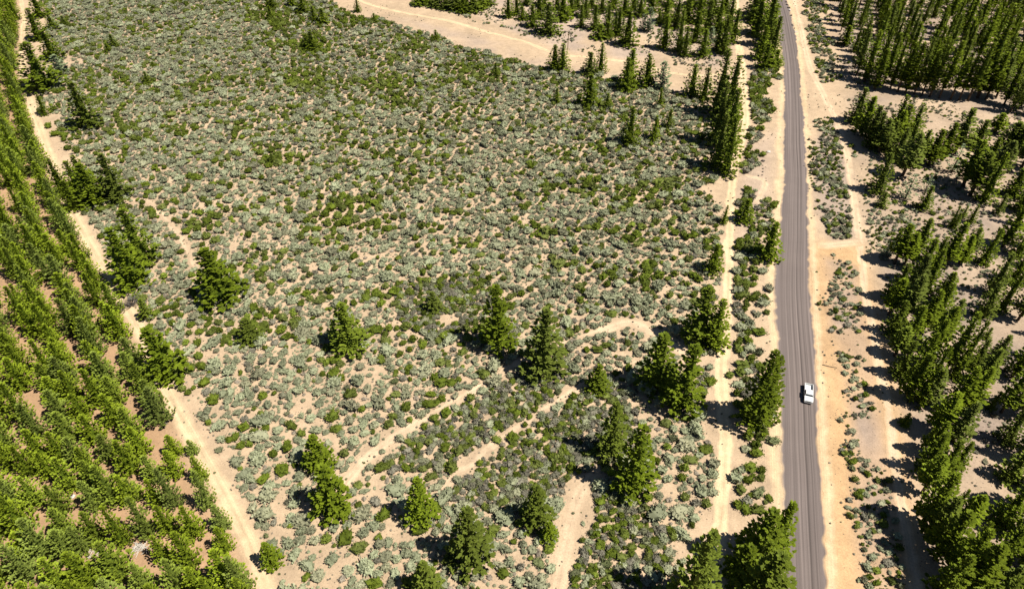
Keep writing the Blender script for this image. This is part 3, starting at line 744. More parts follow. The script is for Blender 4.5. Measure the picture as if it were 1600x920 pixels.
for k, o in enumerate(RANKS):
    d = ry.uniform(0, 4)
    while d < 640:
        d += ry.uniform(5.0, 7.2)
        if ry.random() < .04: d += ry.uniform(2, 5)
        i = int(np.clip(np.searchsorted(TLD, d), 1, len(TLC) - 1))
        t = (TLC[i] - TLC[i - 1]); t /= np.hypot(*t)
        P = TLC[i] + np.array((t[1], -t[0])) * (o + ry.gauss(0, .65))
        tx, ty = proj(P[0], P[1])
        if tx < -24 or ty < -10 or ty > 790: continue
        if any((P[0] - a) ** 2 + (P[1] - b) ** 2 < (16 if ty > 690 else 13) for a, b in YT): continue
        YT.append(tuple(P)); young(P[0], P[1], ry.uniform(8.0, 12.6), ry.uniform(2.2, 2.9))
# labels of the trees that stand in groups: counted along their group
for gname, lst in GROUPED.items():
    up = 'pines in rank' in gname
    lst.sort(key=lambda q: q[2] if up else q[1])
    for i, (o, px_, py_) in enumerate(lst):
        pos = (ORD[i] if i < len(ORD) else 'one well along') + (' from the top' if up else ' from the left')
        if len(lst) == 1: pos = 'the only one'
        o['label'] = pos + ' of the ' + gname
        o['group'] = gname

# ------------------------------------------------------------------ shrubs
def bush(seed, mat, leaves=70, flat=.62, lump=.55, ll=(.14, .34), lw=.36):
    """unit-radius mound: uneven leafy hull with sprigs standing out of it"""
    rs = random.Random(seed); V, F, T = [], [], []
    bm = bmesh.new(); bmesh.ops.create_icosphere(bm, subdivisions=2, radius=1)
    off = Vector((rs.uniform(0, 50), rs.uniform(0, 50), rs.uniform(0, 50)))
    ex, ey = rs.uniform(.75, 1.2), rs.uniform(.75, 1.2)
    for v in bm.verts:
        n = v.co.copy()
        k = .74 + lump * mnoise.noise(n * 1.7 + off) + .34 * mnoise.noise(n * 4.1 + off)
        v.co = Vector((n.x * k * ex, n.y * k * ey, max(-.05, .50 * flat / .62 * (1 + n.z * k * 1.05) - .06)))
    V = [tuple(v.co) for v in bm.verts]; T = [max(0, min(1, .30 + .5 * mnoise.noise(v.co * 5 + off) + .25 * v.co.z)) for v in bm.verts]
    F = [tuple(v.index for v in f.verts) for f in bm.faces]
    bm.verts.ensure_lookup_table()
    for _ in range(leaves):
        th = rs.uniform(0, 6.283); cz = rs.uniform(-.25, 1) ; sz_ = math.sqrt(1 - cz * cz)
        n = Vector((math.cos(th) * sz_, math.sin(th) * sz_, cz))
        k = .66 + lump * mnoise.noise(n * 1.7 + off) + .34 * mnoise.noise(n * 4.1 + off)
        p = Vector((n.x * k * ex, n.y * k * ey, .50 * flat / .62 * (1 + n.z * k * 1.05) - .06))
        d = (n + Vector((rs.gauss(0, .45), rs.gauss(0, .45), rs.gauss(.25, .35)))).normalized() * rs.uniform(*ll)
        s = d.cross(Vector((rs.gauss(0, 1), rs.gauss(0, 1), rs.gauss(0, 1)))).normalized() * d.length * lw
        i = len(V); q = p - d * .2
        V += [tuple(q), tuple(p + d * .5 + s), tuple(p + d), tuple(p + d * .5 - s)]
        F.append((i, i + 1, i + 2, i + 3)); tn = rs.uniform(.25, 1); T += [tn * .7, tn, tn, tn]
    bm.free()
    return mesh_from('shrub_form', V, F, mat, T)
FORMS = {}
for ci, (cl, kw) in enumerate({'sage': dict(leaves=170), 'green': dict(leaves=150, flat=.72, ll=(.13, .30)), 'lime': dict(leaves=110, flat=.8), 'twig': dict(leaves=110, ll=(.2, .45), lw=.25), 'dry': dict(leaves=80, lw=.25, flat=.5)}.items()):
    FORMS[cl] = [bush(100 + ci * 20 + k, M[cl], **kw) for k in range(9)]
coll_of = {}
for cl, fs in FORMS.items():
    c = bpy.data.collections.new(cl + '_forms')
    for k, me in enumerate(fs): link('%s_form_%d' % (cl, k), me, None, c)
    coll_of[cl] = c
def scatter(name, pts, coll, label, cat):
    """ONE object of kind stuff: many small plants on surveyed points"""
    if not pts: return
    me = bpy.data.meshes.new(name)
    me.from_pydata([p[0] for p in pts], [], [])
    a = me.attributes.new('rotv', 'FLOAT_VECTOR', 'POINT'); a.data.foreach_set('vector', np.array([p[1] for p in pts], dtype=np.float32).ravel())
    a = me.attributes.new('sclv', 'FLOAT_VECTOR', 'POINT'); a.data.foreach_set('vector', np.array([p[2] for p in pts], dtype=np.float32).ravel())
    a = me.attributes.new('idx', 'INT', 'POINT'); a.data.foreach_set('value', np.array([p[3] for p in pts], dtype=np.int32))
    o = link(name, me)
    tag(o, label, cat, None, 'stuff')
    ng = bpy.data.node_groups.new(name + '_scatter', 'GeometryNodeTree')
    ng.interface.new_socket('Geometry', in_out='INPUT', socket_type='NodeSocketGeometry')
    ng.interface.new_socket('Geometry', in_out='OUTPUT', socket_type='NodeSocketGeometry')
    N, L = ng.nodes, ng.links
    gi, go = N.new('NodeGroupInput'), N.new('NodeGroupOutput')
    iop = N.new('GeometryNodeInstanceOnPoints')
    ci = N.new('GeometryNodeCollectionInfo'); ci.inputs['Collection'].default_value = coll
    ci.inputs['Separate Children'].default_value = True; ci.inputs['Reset Children'].default_value = True
    iop.inputs['Pick Instance'].default_value = True
    def na(nm, ty):
        n = N.new('GeometryNodeInputNamedAttribute'); n.data_type = ty; n.inputs['Name'].default_value = nm; return n.outputs[0]
    L.new(gi.outputs[0], iop.inputs['Points']); L.new(ci.outputs[0], iop.inputs['Instance'])
    L.new(na('idx', 'INT'), iop.inputs['Instance Index'])
    L.new(na('rotv', 'FLOAT_VECTOR'), iop.inputs['Rotation']); L.new(na('sclv', 'FLOAT_VECTOR'), iop.inputs['Scale'])
    L.new(iop.outputs[0], go.inputs[0])
    m = o.modifiers.new('scatter', 'NODES'); m.node_group = ng
    return o

# where shrubs grow: zone polygons in photo coordinates -> world
rng = np.random.RandomState(12)
Z_FIELD = [(60, -25), (85, 100), (70, 150), (95, 205), (115, 260), (122, 320), (140, 365), (172, 415), (205, 470), (232, 520), (262, 590), (300, 650), (345, 720), (390, 810), (420, 870), (450, 990), (1060, 990), (1075, 860), (1110, 780), (1112, 690), (1095, 600), (1100, 540), (1118, 440), (1120, 300), (1105, 240), (1100, 170), (1060, 146), (960, 126), (860, 110), (780, 88), (700, 66), (620, 38), (560, 28), (520, 8), (500, -25)]
Z_DENSE = [[(880, 560), (800, 590), (740, 625), (650, 680), (600, 720), (610, 740), (690, 745), (760, 690), (800, 665), (860, 625), (900, 595)],
           [(935, 590), (960, 600), (1000, 640), (1010, 700), (960, 720), (930, 740), (880, 770), (800, 800), (700, 790), (720, 745), (780, 705), (830, 665), (880, 635)],
           [(910, 770), (960, 760), (1010, 790), (1060, 840), (1050, 880), (1000, 950), (900, 950), (895, 880), (912, 830)],
           [(620, 440), (760, 430), (780, 480), (700, 530), (620, 500)]]
Z_VERGE = [[(1152, 300), (1192, 300), (1195, 350), (1190, 400), (1160, 420), (1150, 380)], [(1150, 400), (1190, 410), (1196, 470), (1190, 550), (1145, 555), (1143, 480)],
           [(1145, 560), (1200, 560), (1205, 690), (1180, 690), (1150, 660)], [(1150, 735), (1200, 715), (1205, 800), (1145, 800)], [(1170, 110), (1212, 100), (1200, 190), (1175, 190), (1165, 170)], [(1160, 205), (1195, 205), (1190, 235), (1178, 272), (1158, 272)],
           [(1060, 640), (1110, 640), (1122, 760), (1090, 840), (1065, 800), (1055, 700)]]
Z_ROADR = [[(1266, 236), (1292, 180), (1308, 190), (1322, 240), (1333, 370), (1295, 378), (1280, 340), (1268, 300)], [(1262, 50), (1290, 40), (1312, 100), (1305, 130), (1290, 130), (1270, 90)],
           [(1250, -20), (1290, -20), (1290, 40), (1262, 48)]]
Z_SPARSE = [[(1292, 400), (1336, 412), (1350, 500), (1372, 640), (1390, 760), (1412, 930), (1352, 990), (1336, 800), (1325, 640), (1302, 520)], [(1345, 330), (1435, 320), (1450, 390), (1380, 400), (1352, 400)], [(700, 20), (780, 40), (800, 48), (760, 36), (690, 12)], [(30, 20), (45, 30), (40, 110), (28, 110)]]
polys = {'field': [world(Z_FIELD)], 'dense': [world(p) for p in Z_DENSE], 'verge': [world(p) for p in Z_VERGE], 'roadr': [world(p) for p in Z_ROADR], 'sparse': [world(p) for p in Z_SPARSE], 'wood': [world(P_FOREST), world([(640, -25), (780, 40), (860, 75), (1000, 98), (1120, 110), (1150, 60), (1150, -25)])]}
# clearings: bare sandy patches (photo x, y, half width, half height)
BARE = [(992, 506, 38, 12), (1075, 552, 40, 22), (1012, 660, 18, 38), (1048, 780, 14, 45), (905, 790, 26, 50), (885, 860, 22, 40), (520, 700, 30, 20), (590, 705, 25, 15), (600, 760, 15, 20), (440, 820, 20, 30), (300, 395, 14, 25), (235, 318, 40, 7), (262, 350, 14, 18), (560, 585, 40, 18), (540, 560, 25, 10), (480, 640, 20, 25), (300, 610, 20, 20), (470, 420, 30, 8), (590, 400, 25, 8), (700, 345, 20, 8), (250, 430, 12, 22), (520, 870, 40, 20), (440, 900, 30, 25), (620, 830, 18, 18), (115, 95, 14, 14), (700, 500, 20, 10), (1060, 400, 14, 10), (760, 560, 20, 10), (340, 560, 25, 20)]
GREENS = [(310, 140, 38, 6), (352, 126, 22, 8), (520, 345, 40, 16), (550, 352, 22, 10), (592, 322, 26, 14), (635, 272, 22, 14), (640, 288, 26, 10), (372, 202, 22, 10), (290, 205, 18, 8), (268, 182, 12, 8), (480, 72, 36, 14), (440, 42, 26, 12), (640, 76, 26, 10), (618, 92, 16, 8), (720, 380, 24, 8), (922, 290, 14, 18), (1000, 302, 40, 12), (1040, 290, 26, 10), (985, 372, 20, 12), (880, 415, 22, 10), (1010, 432, 24, 14), (960, 442, 14, 10), (430, 510, 40, 14), (450, 520, 26, 10), (630, 462, 40, 14), (640, 520, 40, 16), (700, 515, 36, 16), (500, 470, 40, 10), (333, 632, 14, 9), (560, 622, 16, 8), (522, 655, 14, 10), (530, 330, 60, 20), (620, 245, 30, 10), (1105, 285, 12, 8), (730, 120, 50, 16), (600, 130, 40, 12), (620, 160, 30, 12), (840, 360, 26, 12), (200, 205, 22, 14), (85, 215, 18, 10), (105, 236, 10, 14), (560, 30, 30, 10), (650, 12, 30, 8), (860, 290, 20, 12), (420, 25, 30, 12), (760, 460, 30, 14), (550, 805, 18, 22), (780, 470, 30, 10), (450, 735, 18, 14), (530, 700, 14, 10), (480, 130, 50, 16), (340, 330, 20, 16), (430, 250, 30, 12), (310, 360, 26, 14)]
def spots(px, py, S, p=1.0):
    v = np.zeros(px.shape)
    for x, y, a, b in S: v = np.maximum(v, np.exp(-(((px - x) / a) ** 2 + ((py - y) / b) ** 2) * .9))
    return v
NC = 430000
cx = rng.uniform(-300, 300, NC); cy = rng.uniform(40, 440, NC)
px, py = projv(cx, cy)
vis = (px > -30) & (px < 1640) & (py > -28) & (py < 965)
cx, cy, px, py = cx[vis], cy[vis], px[vis], py[vis]
jx_ = cx + (vnoise(cx, cy, 3.5, 71) - .5) * 7 + (vnoise(cx, cy, 11, 73) - .5) * 6; jy_ = cy + (vnoise(cx, cy, 3.5, 72) - .5) * 7 + (vnoise(cx, cy, 11, 74) - .5) * 6
def inz(z):
    r = np.zeros(cx.shape, bool)
    for p in polys[z]: r |= in_poly(jx_, jy_, p) if z in ('verge', 'roadr', 'sparse', 'field', 'wood') else in_poly(cx, cy, p)
    return r
zf, zd, zv, zr, zs, zw = (inz(k) for k in ('field', 'dense', 'verge', 'roadr', 'sparse', 'wood'))
barev = spots(px, py, BARE); greenv = spots(px, py, GREENS)
# distance to tracks
tdist = np.full(cx.shape, 99.0)
for c, hw in TRACKS:
    for k in range(0, len(c)):
        m = (np.abs(cx - c[k, 0]) < 7) & (np.abs(cy - c[k, 1]) < 7)
        if m.any(): tdist[m] = np.minimum(tdist[m], np.hypot(cx[m] - c[k, 0], cy[m] - c[k, 1]) - hw[k])
n1 = vnoise(cx, cy, 16, 31); n2 = vnoise(cx, cy, 6, 32); n3 = vnoise(cx, cy, 30, 33); n4 = vnoise(cx, cy, 9, 34)
left_open = np.clip((py - 520) / 200, 0, 1) * np.clip((640 - px) / 200, 0, 1)
u = rng.rand(len(cx)); u2 = rng.rand(len(cx)); u3 = rng.rand(len(cx))
order = []
for i in range(len(cx)):
    z = 'dense' if zd[i] and zf[i] else 'field' if zf[i] else 'verge' if zv[i] else 'roadr' if zr[i] else 'sparse' if zs[i] else 'wood' if zw[i] else None
    if z is None: continue
    if tdist[i] < .35: continue
    bare = barev[i]
    if z == 'field':
        keep = 1.0 - .30 * left_open[i] - max(0, .40 - n2[i]) * 1.6
        if bare > .3: keep *= .22
        if u3[i] > keep: continue
        pg = .06 + .03 * u3[i] + .42 * max(0, n1[i] - .5) + .80 * greenv[i] ** 1.5
        if u[i] < pg: cl, r = 'green', .62 + .9 * u2[i] ** 1.6 + .45 * greenv[i] * u2[i]
        elif u[i] < pg + .022: cl, r = 'lime', .6 + .6 * u2[i]
        elif u[i] < pg + .08: cl, r = 'dry', .4 + .5 * u2[i]
        elif u[i] < pg + .16: cl, r = 'twig', .5 + .6 * u2[i]
        else: cl, r = 'sage', .30 + 1.0 * u2[i] ** 2.0 + .18 * left_open[i] * u2[i] + (.6 if u2[i] > .985 else 0)
    elif z == 'dense':
        if bare > .4: continue
        if u[i] < .42: cl = 'twig'
        elif u[i] < .80: cl = 'green'
        elif u[i] < .84: cl = 'lime'
        else: cl = 'sage'
        r = .50 + .60 * u2[i] ** 1.6
        if cl == 'lime': r *= .8
    elif z in ('verge', 'roadr') and n2[i] < (.24 if z == 'verge' else .33) and u3[i] > .25: continue
    elif z == 'verge':
        cl = 'green' if u[i] < .62 else 'sage' if u[i] < .88 else 'twig'; r = .6 + 1.0 * u2[i] ** 1.4
    elif z == 'roadr':
        cl = 'green' if u[i] < .42 else 'sage' if u[i] < .78 else 'twig'; r = .36 + .85 * u2[i] ** 2
    elif z == 'wood':
        if n4[i] < .44 or u3[i] > .22: continue
        cl = 'sage' if u[i] < .35 else 'green' if u[i] < .6 else 'twig' if u[i] < .85 else 'dry'; r = .25 + .6 * u2[i] ** 2
    else:
        if n4[i] < .2 or u3[i] > .8: continue
        cl = 'sage' if u[i] < .42 else 'green' if u[i] < .75 else 'twig'; r = .22 + .75 * u2[i] ** 2.4
    order.append((r, cx[i], cy[i], cl, z, px[i], py[i]))
order.sort(key=lambda q: -q[0])
# clear the ground right under trunks of the field trees only a little; keep shrubs from overlapping much
cell = {}
plants = []
rk = random.Random(3)
def ok(x, y, r, z):
    k = (.66 + .36 * rk.random()) if z in ('field', 'roadr', 'sparse', 'wood') else .70 if z == 'verge' else .52
    a, b = int(x // 2), int(y // 2)
    for i in range(a - 2, a + 3):
        for j in range(b - 2, b + 3):
            for (X, Y, Rr_) in cell.get((i, j), ()):
                if (X - x) ** 2 + (Y - y) ** 2 < ((r + Rr_) * k) ** 2: return False
    return True
for r, x, y, cl, z, qx, qy in order:
    if ok(x, y, r, z):
        cell.setdefault((int(x // 2), int(y // 2)), []).append((x, y, r))
        plants.append((r, x, y, cl, z, qx, qy))
print('shrubs', len(plants))
rp = random.Random(77)
SPEC = {'sage': ('sagebrush', 'grey-green sagebrush', 'bush'), 'green': ('green_shrub', 'dark green rounded shrub', 'bush'), 'lime': ('bright_shrub', 'bright yellow-green shrub', 'bush'),
        'twig': ('twiggy_shrub', 'brownish grey twiggy shrub', 'bush'), 'dry': ('dry_shrub', 'pale dry shrub', 'bush')}
WHERE = {'dense': 'in the dense dark scrub around the sandy footpaths', 'verge': 'on the verge between the right dirt track and the road', 'roadr': 'in the scrub strip between the road and the sandy lane', 'sparse': 'in the thin scrub right of the road', 'wood': 'on the bare floor of the woods'}
def where(z, x, y):
    if z == 'dense':
        return ('between the two sandy footpaths', 'just below the nearer sandy footpath', 'in the dark scrub at the bottom right of the field', 'in the scrub behind the two tall centre firs')[[k for k in range(4) if in_poly(np.array([x]), np.array([y]), Z_DENSE[k])[0]][0]]
    if z != 'field': return WHERE[z]
    v = 'top' if y < 110 else 'upper' if y < 250 else 'middle' if y < 420 else 'lower' if y < 600 else 'near' if y < 760 else 'bottom'
    h = 'far left' if x < 330 else 'left' if x < 520 else 'centre' if x < 720 else 'right' if x < 900 else 'far right'
    return 'in the %s %s of the sage field' % (v, h)
byc = {}
for p in plants: byc.setdefault(p[3], []).append(p)
LIMIT = {'sage': 290, 'green': 290, 'lime': 120, 'twig': 110, 'dry': 60}
for cl, ps in byc.items():
    def size(p): return p[0] * pxm(p[6]) if (4 < p[5] < 1596 and 4 < p[6] < 914) else 0
    ps.sort(key=lambda p: -size(p))
    nm, adj, cat = SPEC[cl]
    big, small = ps[:LIMIT[cl]], ps[LIMIT[cl]:]
    for r, x, y, c_, z, qx, qy in big:
        k = rp.randrange(9)
        o = link(nm, FORMS[cl][k])
        o.location = (x, y, 0); o.rotation_euler = (0, 0, rp.uniform(0, 6.28)); hz = rp.uniform(.8, 1.25)
        o.scale = (r * rp.uniform(.85, 1.3), r * rp.uniform(.85, 1.1), r * hz)
        wh = where(z, qx, qy)
        sw = 'large ' if r > 1.25 else 'small ' if r < .8 else ''
        tag(o, '%s%s %s' % (sw, adj, wh), cat, '%s%ss %s' % (sw, adj, wh))
    pts = []
    for r, x, y, c_, z, qx, qy in small:
        pts.append(((x, y, 0), (0, 0, rp.uniform(0, 6.28)), (r * rp.uniform(.85, 1.3), r * rp.uniform(.85, 1.1), r * rp.uniform(.8, 1.3)), rp.randrange(9)))
    scatter(nm + '_cover', pts, coll_of[cl], adj + ' plants covering the open field', 'scrub')
# tufts and chips: the little dark dots on the bare soil
pts = []
rd = np.random.RandomState(4)
tx = rd.uniform(-260, 300, 44000); ty = rd.uniform(45, 420, 44000)
qx, qy = projv(tx, ty)
nn = vnoise(tx, ty, 7, 51)
fz = in_poly(tx, ty, polys['field'][0])
rcx = np.interp(ty, rc[::-1, 1], rc[::-1, 0]); rw = np.interp(ty, rc[::-1, 1], (np.linalg.norm(Lr - Rr, axis=1) / 2)[::-1])
for i in range(len(tx)):
    if not (-10 < qx[i] < 1610 and -15 < qy[i] < 935): continue
    if abs(tx[i] - rcx[i]) < rw[i] + .8: continue
    if not fz[i] and (nn[i] < .55 or rd.rand() > .35): continue
    if fz[i] and rd.rand() > .9: continue
    s = rd.uniform(.12, .34)
    pts.append(((tx[i], ty[i], 0), (0, 0, rd.uniform(0, 6.28)), (s, s, s * 1.1), int(rd.randint(9))))
scatter('dry_grass_tufts', pts[::2], coll_of['dry'], 'small dry tufts dotting the sandy soil', 'grass')
scatter('small_herbs', pts[1::2], coll_of['twig'], 'small dark herbs and twigs dotting the sandy soil', 'grass')

# ------------------------------------------------------------------ the dead bush, poles, debris, rocks
def dead_bush(x, y, h, label):
    rs = random.Random(9); V, F = [], []
    for k in range(34):
        a = rs.uniform(0, 6.28); el = rs.uniform(.35, 1.35); L = h * rs.uniform(.6, 1.05)
        d = Vector((math.cos(a) * math.cos(el), math.sin(a) * math.cos(el), math.sin(el)))
        p = [Vector((0, 0, .0)), d * L * .45, d * L * .8 + Vector((0, 0, -.1)), d * L + Vector((rs.uniform(-.3, .3), rs.uniform(-.3, .3), -.15))]
        tube(V, F, p, [.10, .07, .045, .015], 4)
        for q in range(5):
            s = d * L * rs.uniform(.4, .95); e = s + Vector((rs.uniform(-1, 1), rs.uniform(-1, 1), rs.uniform(-.2, .8))) * h * .22
            tube(V, F, [s, (s + e) / 2, e], [.04, .03, .012], 3)
    r = empty('dead_bush', (x, y, 0)); tag(r, label, 'bush')
    link('branches', mesh_from('branches', V, F, M['dead']), r)
    V, F = [], []; tube(V, F, [(0, 0, -.1), (0, 0, .25), (.03, .02, .7)], [.2, .16, .1], 6)
    link('trunk', mesh_from('trunk', V, F, M['dead']), r)
dead_bush(*at(206, 478), 4.4, 'bare dead grey bush on the right verge of the left dirt track')
def box(V, F, c, s):
    i = len(V)
    for dz in (-1, 1):
        for dx, dy in ((-1, -1), (1, -1), (1, 1), (-1, 1)): V.append((c[0] + dx * s[0] / 2, c[1] + dy * s[1] / 2, c[2] + dz * s[2] / 2))
    F += [(i, i + 3, i + 2, i + 1), (i + 4, i + 5, i + 6, i + 7), (i, i + 1, i + 5, i + 4), (i + 1, i + 2, i + 6, i + 5), (i + 2, i + 3, i + 7, i + 6), (i + 3, i, i + 4, i + 7)]
# wooden pole by the dirt road at the top
x, y = at(887, 78); h = height_for(887, 78, 48)
r = empty('utility_pole', (x, y, 0)); tag(r, 'thin bare wooden pole standing beside the dirt road at the top', 'pole')
V, F = [], []; tube(V, F, [(0, 0, -.3), (0, 0, h * .5), (.05, 0, h)], [.2, .17, .13], 8); link('post', mesh_from('post', V, F, M['brownwood']), r)
V, F = [], []; tube(V, F, [(.05, 0, h), (.05, 0, h + .12)], [.16, .05], 8); link('cap', mesh_from('cap', V, F, M['chrome']), r)
# marker post by the road, upper right
x, y = at(1266.5, 261); h = height_for(1266.5, 261, 245)
r = empty('marker_post', (x, y, 0)); tag(r, 'slim dark roadside marker post on the right shoulder of the road', 'post')
V, F = [], []; tube(V, F, [(0, 0, -.2), (0, 0, h)], [.07, .06], 6); link('post', mesh_from('post', V, F, M['blacktrim']), r)
V, F = [], []; box(V, F, (0, -.09, h - .65), (.42, .05, 1.3)); link('panel', mesh_from('panel', V, F, M['blacktrim']), r)
# fallen pole on the orange shoulder
a, b = at(1285, 570), at(1308, 575)
V, F = [], []
dx, dy = b[0] - a[0], b[1] - a[1]
tube(V, F, [(0, 0, .13), (dx * .4, dy * .4 - .12, .14), (dx, dy, .10)], [.13, .11, .08], 7)
o = link('fallen_log', mesh_from('fallen_log', V, F, M['brownwood'])); o.location = (a[0], a[1], 0)
tag(o, 'thin fallen log lying across the orange shoulder right of the road', 'log')
# pale debris in the planted ranks
def debris(x, y, n, L, label):
    rs = random.Random(int(x * 10)); r = empty('brush_pile', (x, y, 0)); tag(r, label, 'debris')
    V, F = [], []
    for k in range(n):
        c = Vector((rs.gauss(0, .8), rs.gauss(0, .6), rs.uniform(.05, .5))); a = rs.uniform(0, 6.28); l = L * rs.uniform(.5, 1)
        d = Vector((math.cos(a), math.sin(a), rs.uniform(-.15, .25))) * l / 2
        tube(V, F, [c - d, c, c + d], [.05, .07, .03], 4)
    link('branches', mesh_from('branches', V, F, M['palewood']), r)
debris(*at(218, 856), 60, 1.6, 'heap of bleached white branches between the young pines at the lower left')
debris(*at(144, 866), 26, 1.1, 'small heap of pale branches beside the young pines at the lower left')
def rock(x, y, s, mat, label, group, sd):
    bm = bmesh.new(); bmesh.ops.create_icosphere(bm, subdivisions=2, radius=1); rs = random.Random(sd); off = Vector((sd * 3.7, 1, 2))
    for v in bm.verts:
        k = .75 + .5 * mnoise.noise(v.co * 1.3 + off); v.co = Vector((v.co.x * k * 1.2, v.co.y * k * .9, v.co.z * k * .6 + .25))
    me = bpy.data.meshes.new('boulder'); bm.to_mesh(me); bm.free(); me.materials.append(mat)
    o = link('boulder', me); o.location = (x, y, 0); o.scale = (s, s, s); o.rotation_euler = (0, 0, rs.uniform(0, 6)); tag(o, label, 'rock', group)
rock(*at(113, 776), .7, M['rock_pale'], 'pale rock on bare soil between the young pines at the lower left', None, 1)
rock(*at(109, 665), .5, M['rock_pale'], 'pale rock on the wide bare gap in the planted ranks', None, 2)
for k, (bx, by, s, pale) in enumerate([(1228, 4, .7, 0), (1229.5, 8, .7, 0), (1232, 13, .9, 0), (1233.5, 16.5, .9, 1), (1236, 25, .8, 0), (1238, 40, .6, 0), (1241, 45, .5, 0), (1243.5, 51, .8, 1)]):
    rock(*at(bx, by), s, M['rock_pale' if pale else 'rock_dark'], 'white boulder among dark ones on the gravel beside the road at the top' if pale else 'dark boulder on the gravel beside the road at the top', 'roadside boulders', 10 + k)
for k, (bx, by, s) in enumerate([(1192, 264, .35), (1191.5, 269, .4), (1191, 274, .35), (1197, 279, .25), (1197, 283, .25), (1192, 252, .8), (1185, 275, .4)]):
    rock(*at(bx, by), s, M['rock_dark'], 'dark stone in the line of stones on the bare ground left of the road', 'stones left of the road', 30 + k)
rock(*at(1201, 238), .8, M['rock_pale'], 'white boulder on the bare ground left of the road', None, 50)

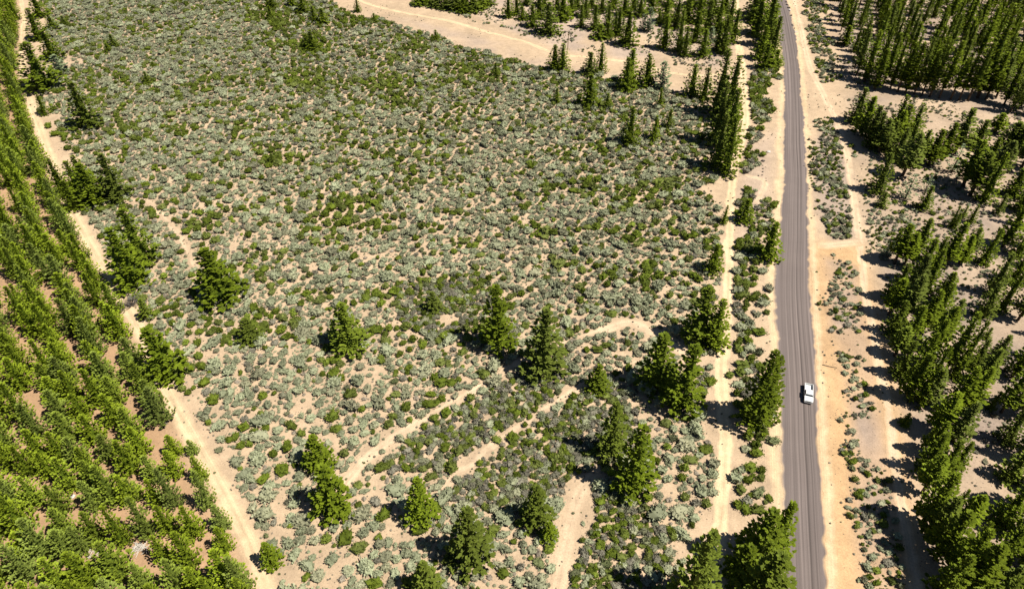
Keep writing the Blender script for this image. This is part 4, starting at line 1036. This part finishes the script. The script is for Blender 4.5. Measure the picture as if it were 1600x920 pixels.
# ------------------------------------------------------------------ the pickup truck
def truck():
    p0, p1 = np.array(at(1262.2, 604)), np.array(at(1261.8, 631.5))        # tail and nose on the ground
    c = (p0 + p1) / 2; hd = p1 - p0; ang = math.atan2(hd[1], hd[0])
    root = empty('pickup_truck', (c[0], c[1], .03), ang, (1.0, 1.0, 1.0))   # +x is forward
    tag(root, 'white pickup truck with an open bed driving down the road toward the viewer', 'pickup truck')
    def part(name, V, F, mat, parent=root, bev=.0, smooth=False):
        me = mesh_from(name, V, F, mat)
        o = link(name, me, parent)
        if bev:
            b = o.modifiers.new('bevel', 'BEVEL'); b.width = bev; b.segments = 2; b.limit_method = 'ANGLE'
        return o
    def prism(pts, w0, w1=None, zt=None):
        # side profile (x,z) extruded in y, narrowed above zt (tumblehome)
        V = []
        for sgn in (-1, 1):
            for (x, z) in pts:
                w = w0 if (zt is None or z <= zt) else w1
                V.append((x, sgn * w, z))
        n = len(pts); F = [tuple(reversed(range(n))) if False else tuple(range(n)), tuple(reversed(range(n, 2 * n)))]
        for i in range(n): F.append((i, i + n, (i + 1) % n + n, (i + 1) % n))
        return V, F
    W2 = .99
    # lower body: front end, sills (with wheel arches cut by dark liners) and bed shell
    V, F = prism([(1.25, .42), (2.80, .42), (2.86, .62), (2.84, .95), (2.66, 1.12), (1.50, 1.23), (1.25, 1.20)], W2)
    part('front_body', V, F, M['white_paint'], bev=.05)
    V, F = prism([(-.42, .42), (1.27, .42), (1.27, 1.18), (-.42, 1.15)], W2 - .004)
    part('door_panels', V, F, M['white_paint'], bev=.03)
    V, F = prism([(-.40, 1.13), (1.52, 1.18), (1.18, 1.74), (.95, 1.81), (-.22, 1.81), (-.34, 1.74)], W2 - .02, .80, 1.5)
    part('cab', V, F, M['white_paint'], bev=.04)
    # bed: floor and four walls, open on top
    V, F = [], []; box(V, F, (-1.62, 0, .58), (2.40, 1.76, .08)); part('bed_floor', V, F, M['white_paint'])
    for sg in (-1, 1):
        V, F = [], []; box(V, F, (-1.655, sg * (W2 - .055), .82), (2.43, .11, .78)); part('bed_side', V, F, M['white_paint'], bev=.03)
    V, F = [], []; box(V, F, (-2.83, 0, .88), (.08, 1.74, .64)); part('tailgate', V, F, M['white_paint'], bev=.02)
    V, F = [], []; box(V, F, (-.475, 0, .90), (.07, 1.74, .56)); part('bed_front_wall', V, F, M['white_paint'])
    # glass, set just proud of the cab
    def quad(name, q, mat, th=.012):
        q = [Vector(p) for p in q]; n = (q[1] - q[0]).cross(q[2] - q[0]).normalized() * th
        V = [tuple(p) for p in q] + [tuple(p + n) for p in q]
        F = [(3, 2, 1, 0), (4, 5, 6, 7)] + [(i, (i + 1) % 4, (i + 1) % 4 + 4, i + 4) for i in range(4)]
        return part(name, V, F, mat)
    quad('windshield', [(1.44, -.84, 1.305), (1.44, .84, 1.305), (1.245, .76, 1.63), (1.245, -.76, 1.63)], M['glass'], .03)
    quad('rear_window', [(-.385, .74, 1.28), (-.385, -.74, 1.28), (-.345, -.66, 1.66), (-.345, .66, 1.66)], M['glass'], .03)
    for sg in (1, -1):
        def side(x0, x1, x2, x3):
            pts = [(x0, sg * .972, 1.20), (x1, sg * .972, 1.20), (x2, sg * .835, 1.68), (x3, sg * .835, 1.68)]
            if sg > 0: pts = pts[::-1]
            quad('side_window', pts, M['glass'], .02)
        side(-.15, 1.32, 1.08, -.10)
        V, F = [], []; box(V, F, (1.22, sg * 1.10, 1.26), (.12, .22, .18)); part('wing_mirror', V, F, M['blacktrim'], bev=.02)
        V, F = [], []; box(V, F, (2.82, sg * .74, .84), (.10, .34, .20)); part('headlight', V, F, M['lamp_clear'], bev=.02)
        V, F = [], []; box(V, F, (-2.872, sg * .90, .90), (.05, .14, .38)); part('taillight', V, F, M['lamp_red'])
        V, F = [], []; box(V, F, (-.02, sg * 1.0, 1.02), (.20, .03, .04)); part('door_handle', V, F, M['blacktrim'])
        for wx in (1.95, -1.75):
            V, F = [], []; n = 20
            for (rr, yy) in ((.26, -.13), (.39, -.13), (.42, -.07), (.42, .07), (.39, .13), (.26, .13)):
                for k in range(n): V.append((wx + rr * math.cos(6.2832 * k / n), sg * .88 + yy, .42 + rr * math.sin(6.2832 * k / n)))
            for j in range(5):
                for k in range(n): F.append((j * n + k, j * n + (k + 1) % n, (j + 1) * n + (k + 1) % n, (j + 1) * n + k))
            w = part('wheel', V, F, M['rubber'])
            V, F = [], []
            for yy in (-.10, .10):
                for k in range(n): V.append((wx + .265 * math.cos(6.2832 * k / n), sg * .88 + yy, .42 + .265 * math.sin(6.2832 * k / n)))
            for k in range(n): F.append((k, (k + 1) % n, n + (k + 1) % n, n + k))
            F += [tuple(range(n)), tuple(range(n, 2 * n))]
            part('rim', V, F, M['chrome'], w)
            V, F = [], []; box(V, F, (wx, sg * (W2 - .16), .66), (1.0, .34, .46))
            # arch liner: half ring proud of the body side
            V, F = [], []
            for yy in (W2 - .02, W2 + .015):
                for rr in (.44, .52):
                    for k in range(11): V.append((wx + rr * math.cos(math.pi * k / 10), sg * yy, .42 + rr * math.sin(math.pi * k / 10)))
            for k in range(10):
                F += [(k, k + 1, 12 + k, 11 + k), (22 + k, 23 + k, 34 + k, 33 + k), (11 + k, 12 + k, 34 + k, 33 + k), (k, k + 1, 23 + k, 22 + k)]
            part('wheel_arch', V, F, M['blacktrim'])
    V, F = [], []; box(V, F, (2.86, 0, .82), (.06, 1.10, .26)); part('grille', V, F, M['blacktrim'])
    V, F = [], []; box(V, F, (2.92, 0, .54), (.16, 1.92, .20)); part('front_bumper', V, F, M['chrome'], bev=.03)
    V, F = [], []; box(V, F, (-2.95, 0, .52), (.16, 1.86, .18)); part('rear_bumper', V, F, M['chrome'], bev=.03)
    V, F = [], []; box(V, F, (0, 0, .40), (5.2, 1.3, .22)); part('chassis', V, F, M['blacktrim'])
truck()
for o in scn.objects:
    if o.parent is None and 'label' in o and len(o['label'].split()) > 16: print('LONG', o['label'])
print('objects', len(scn.objects), 'trees', len(TREES))
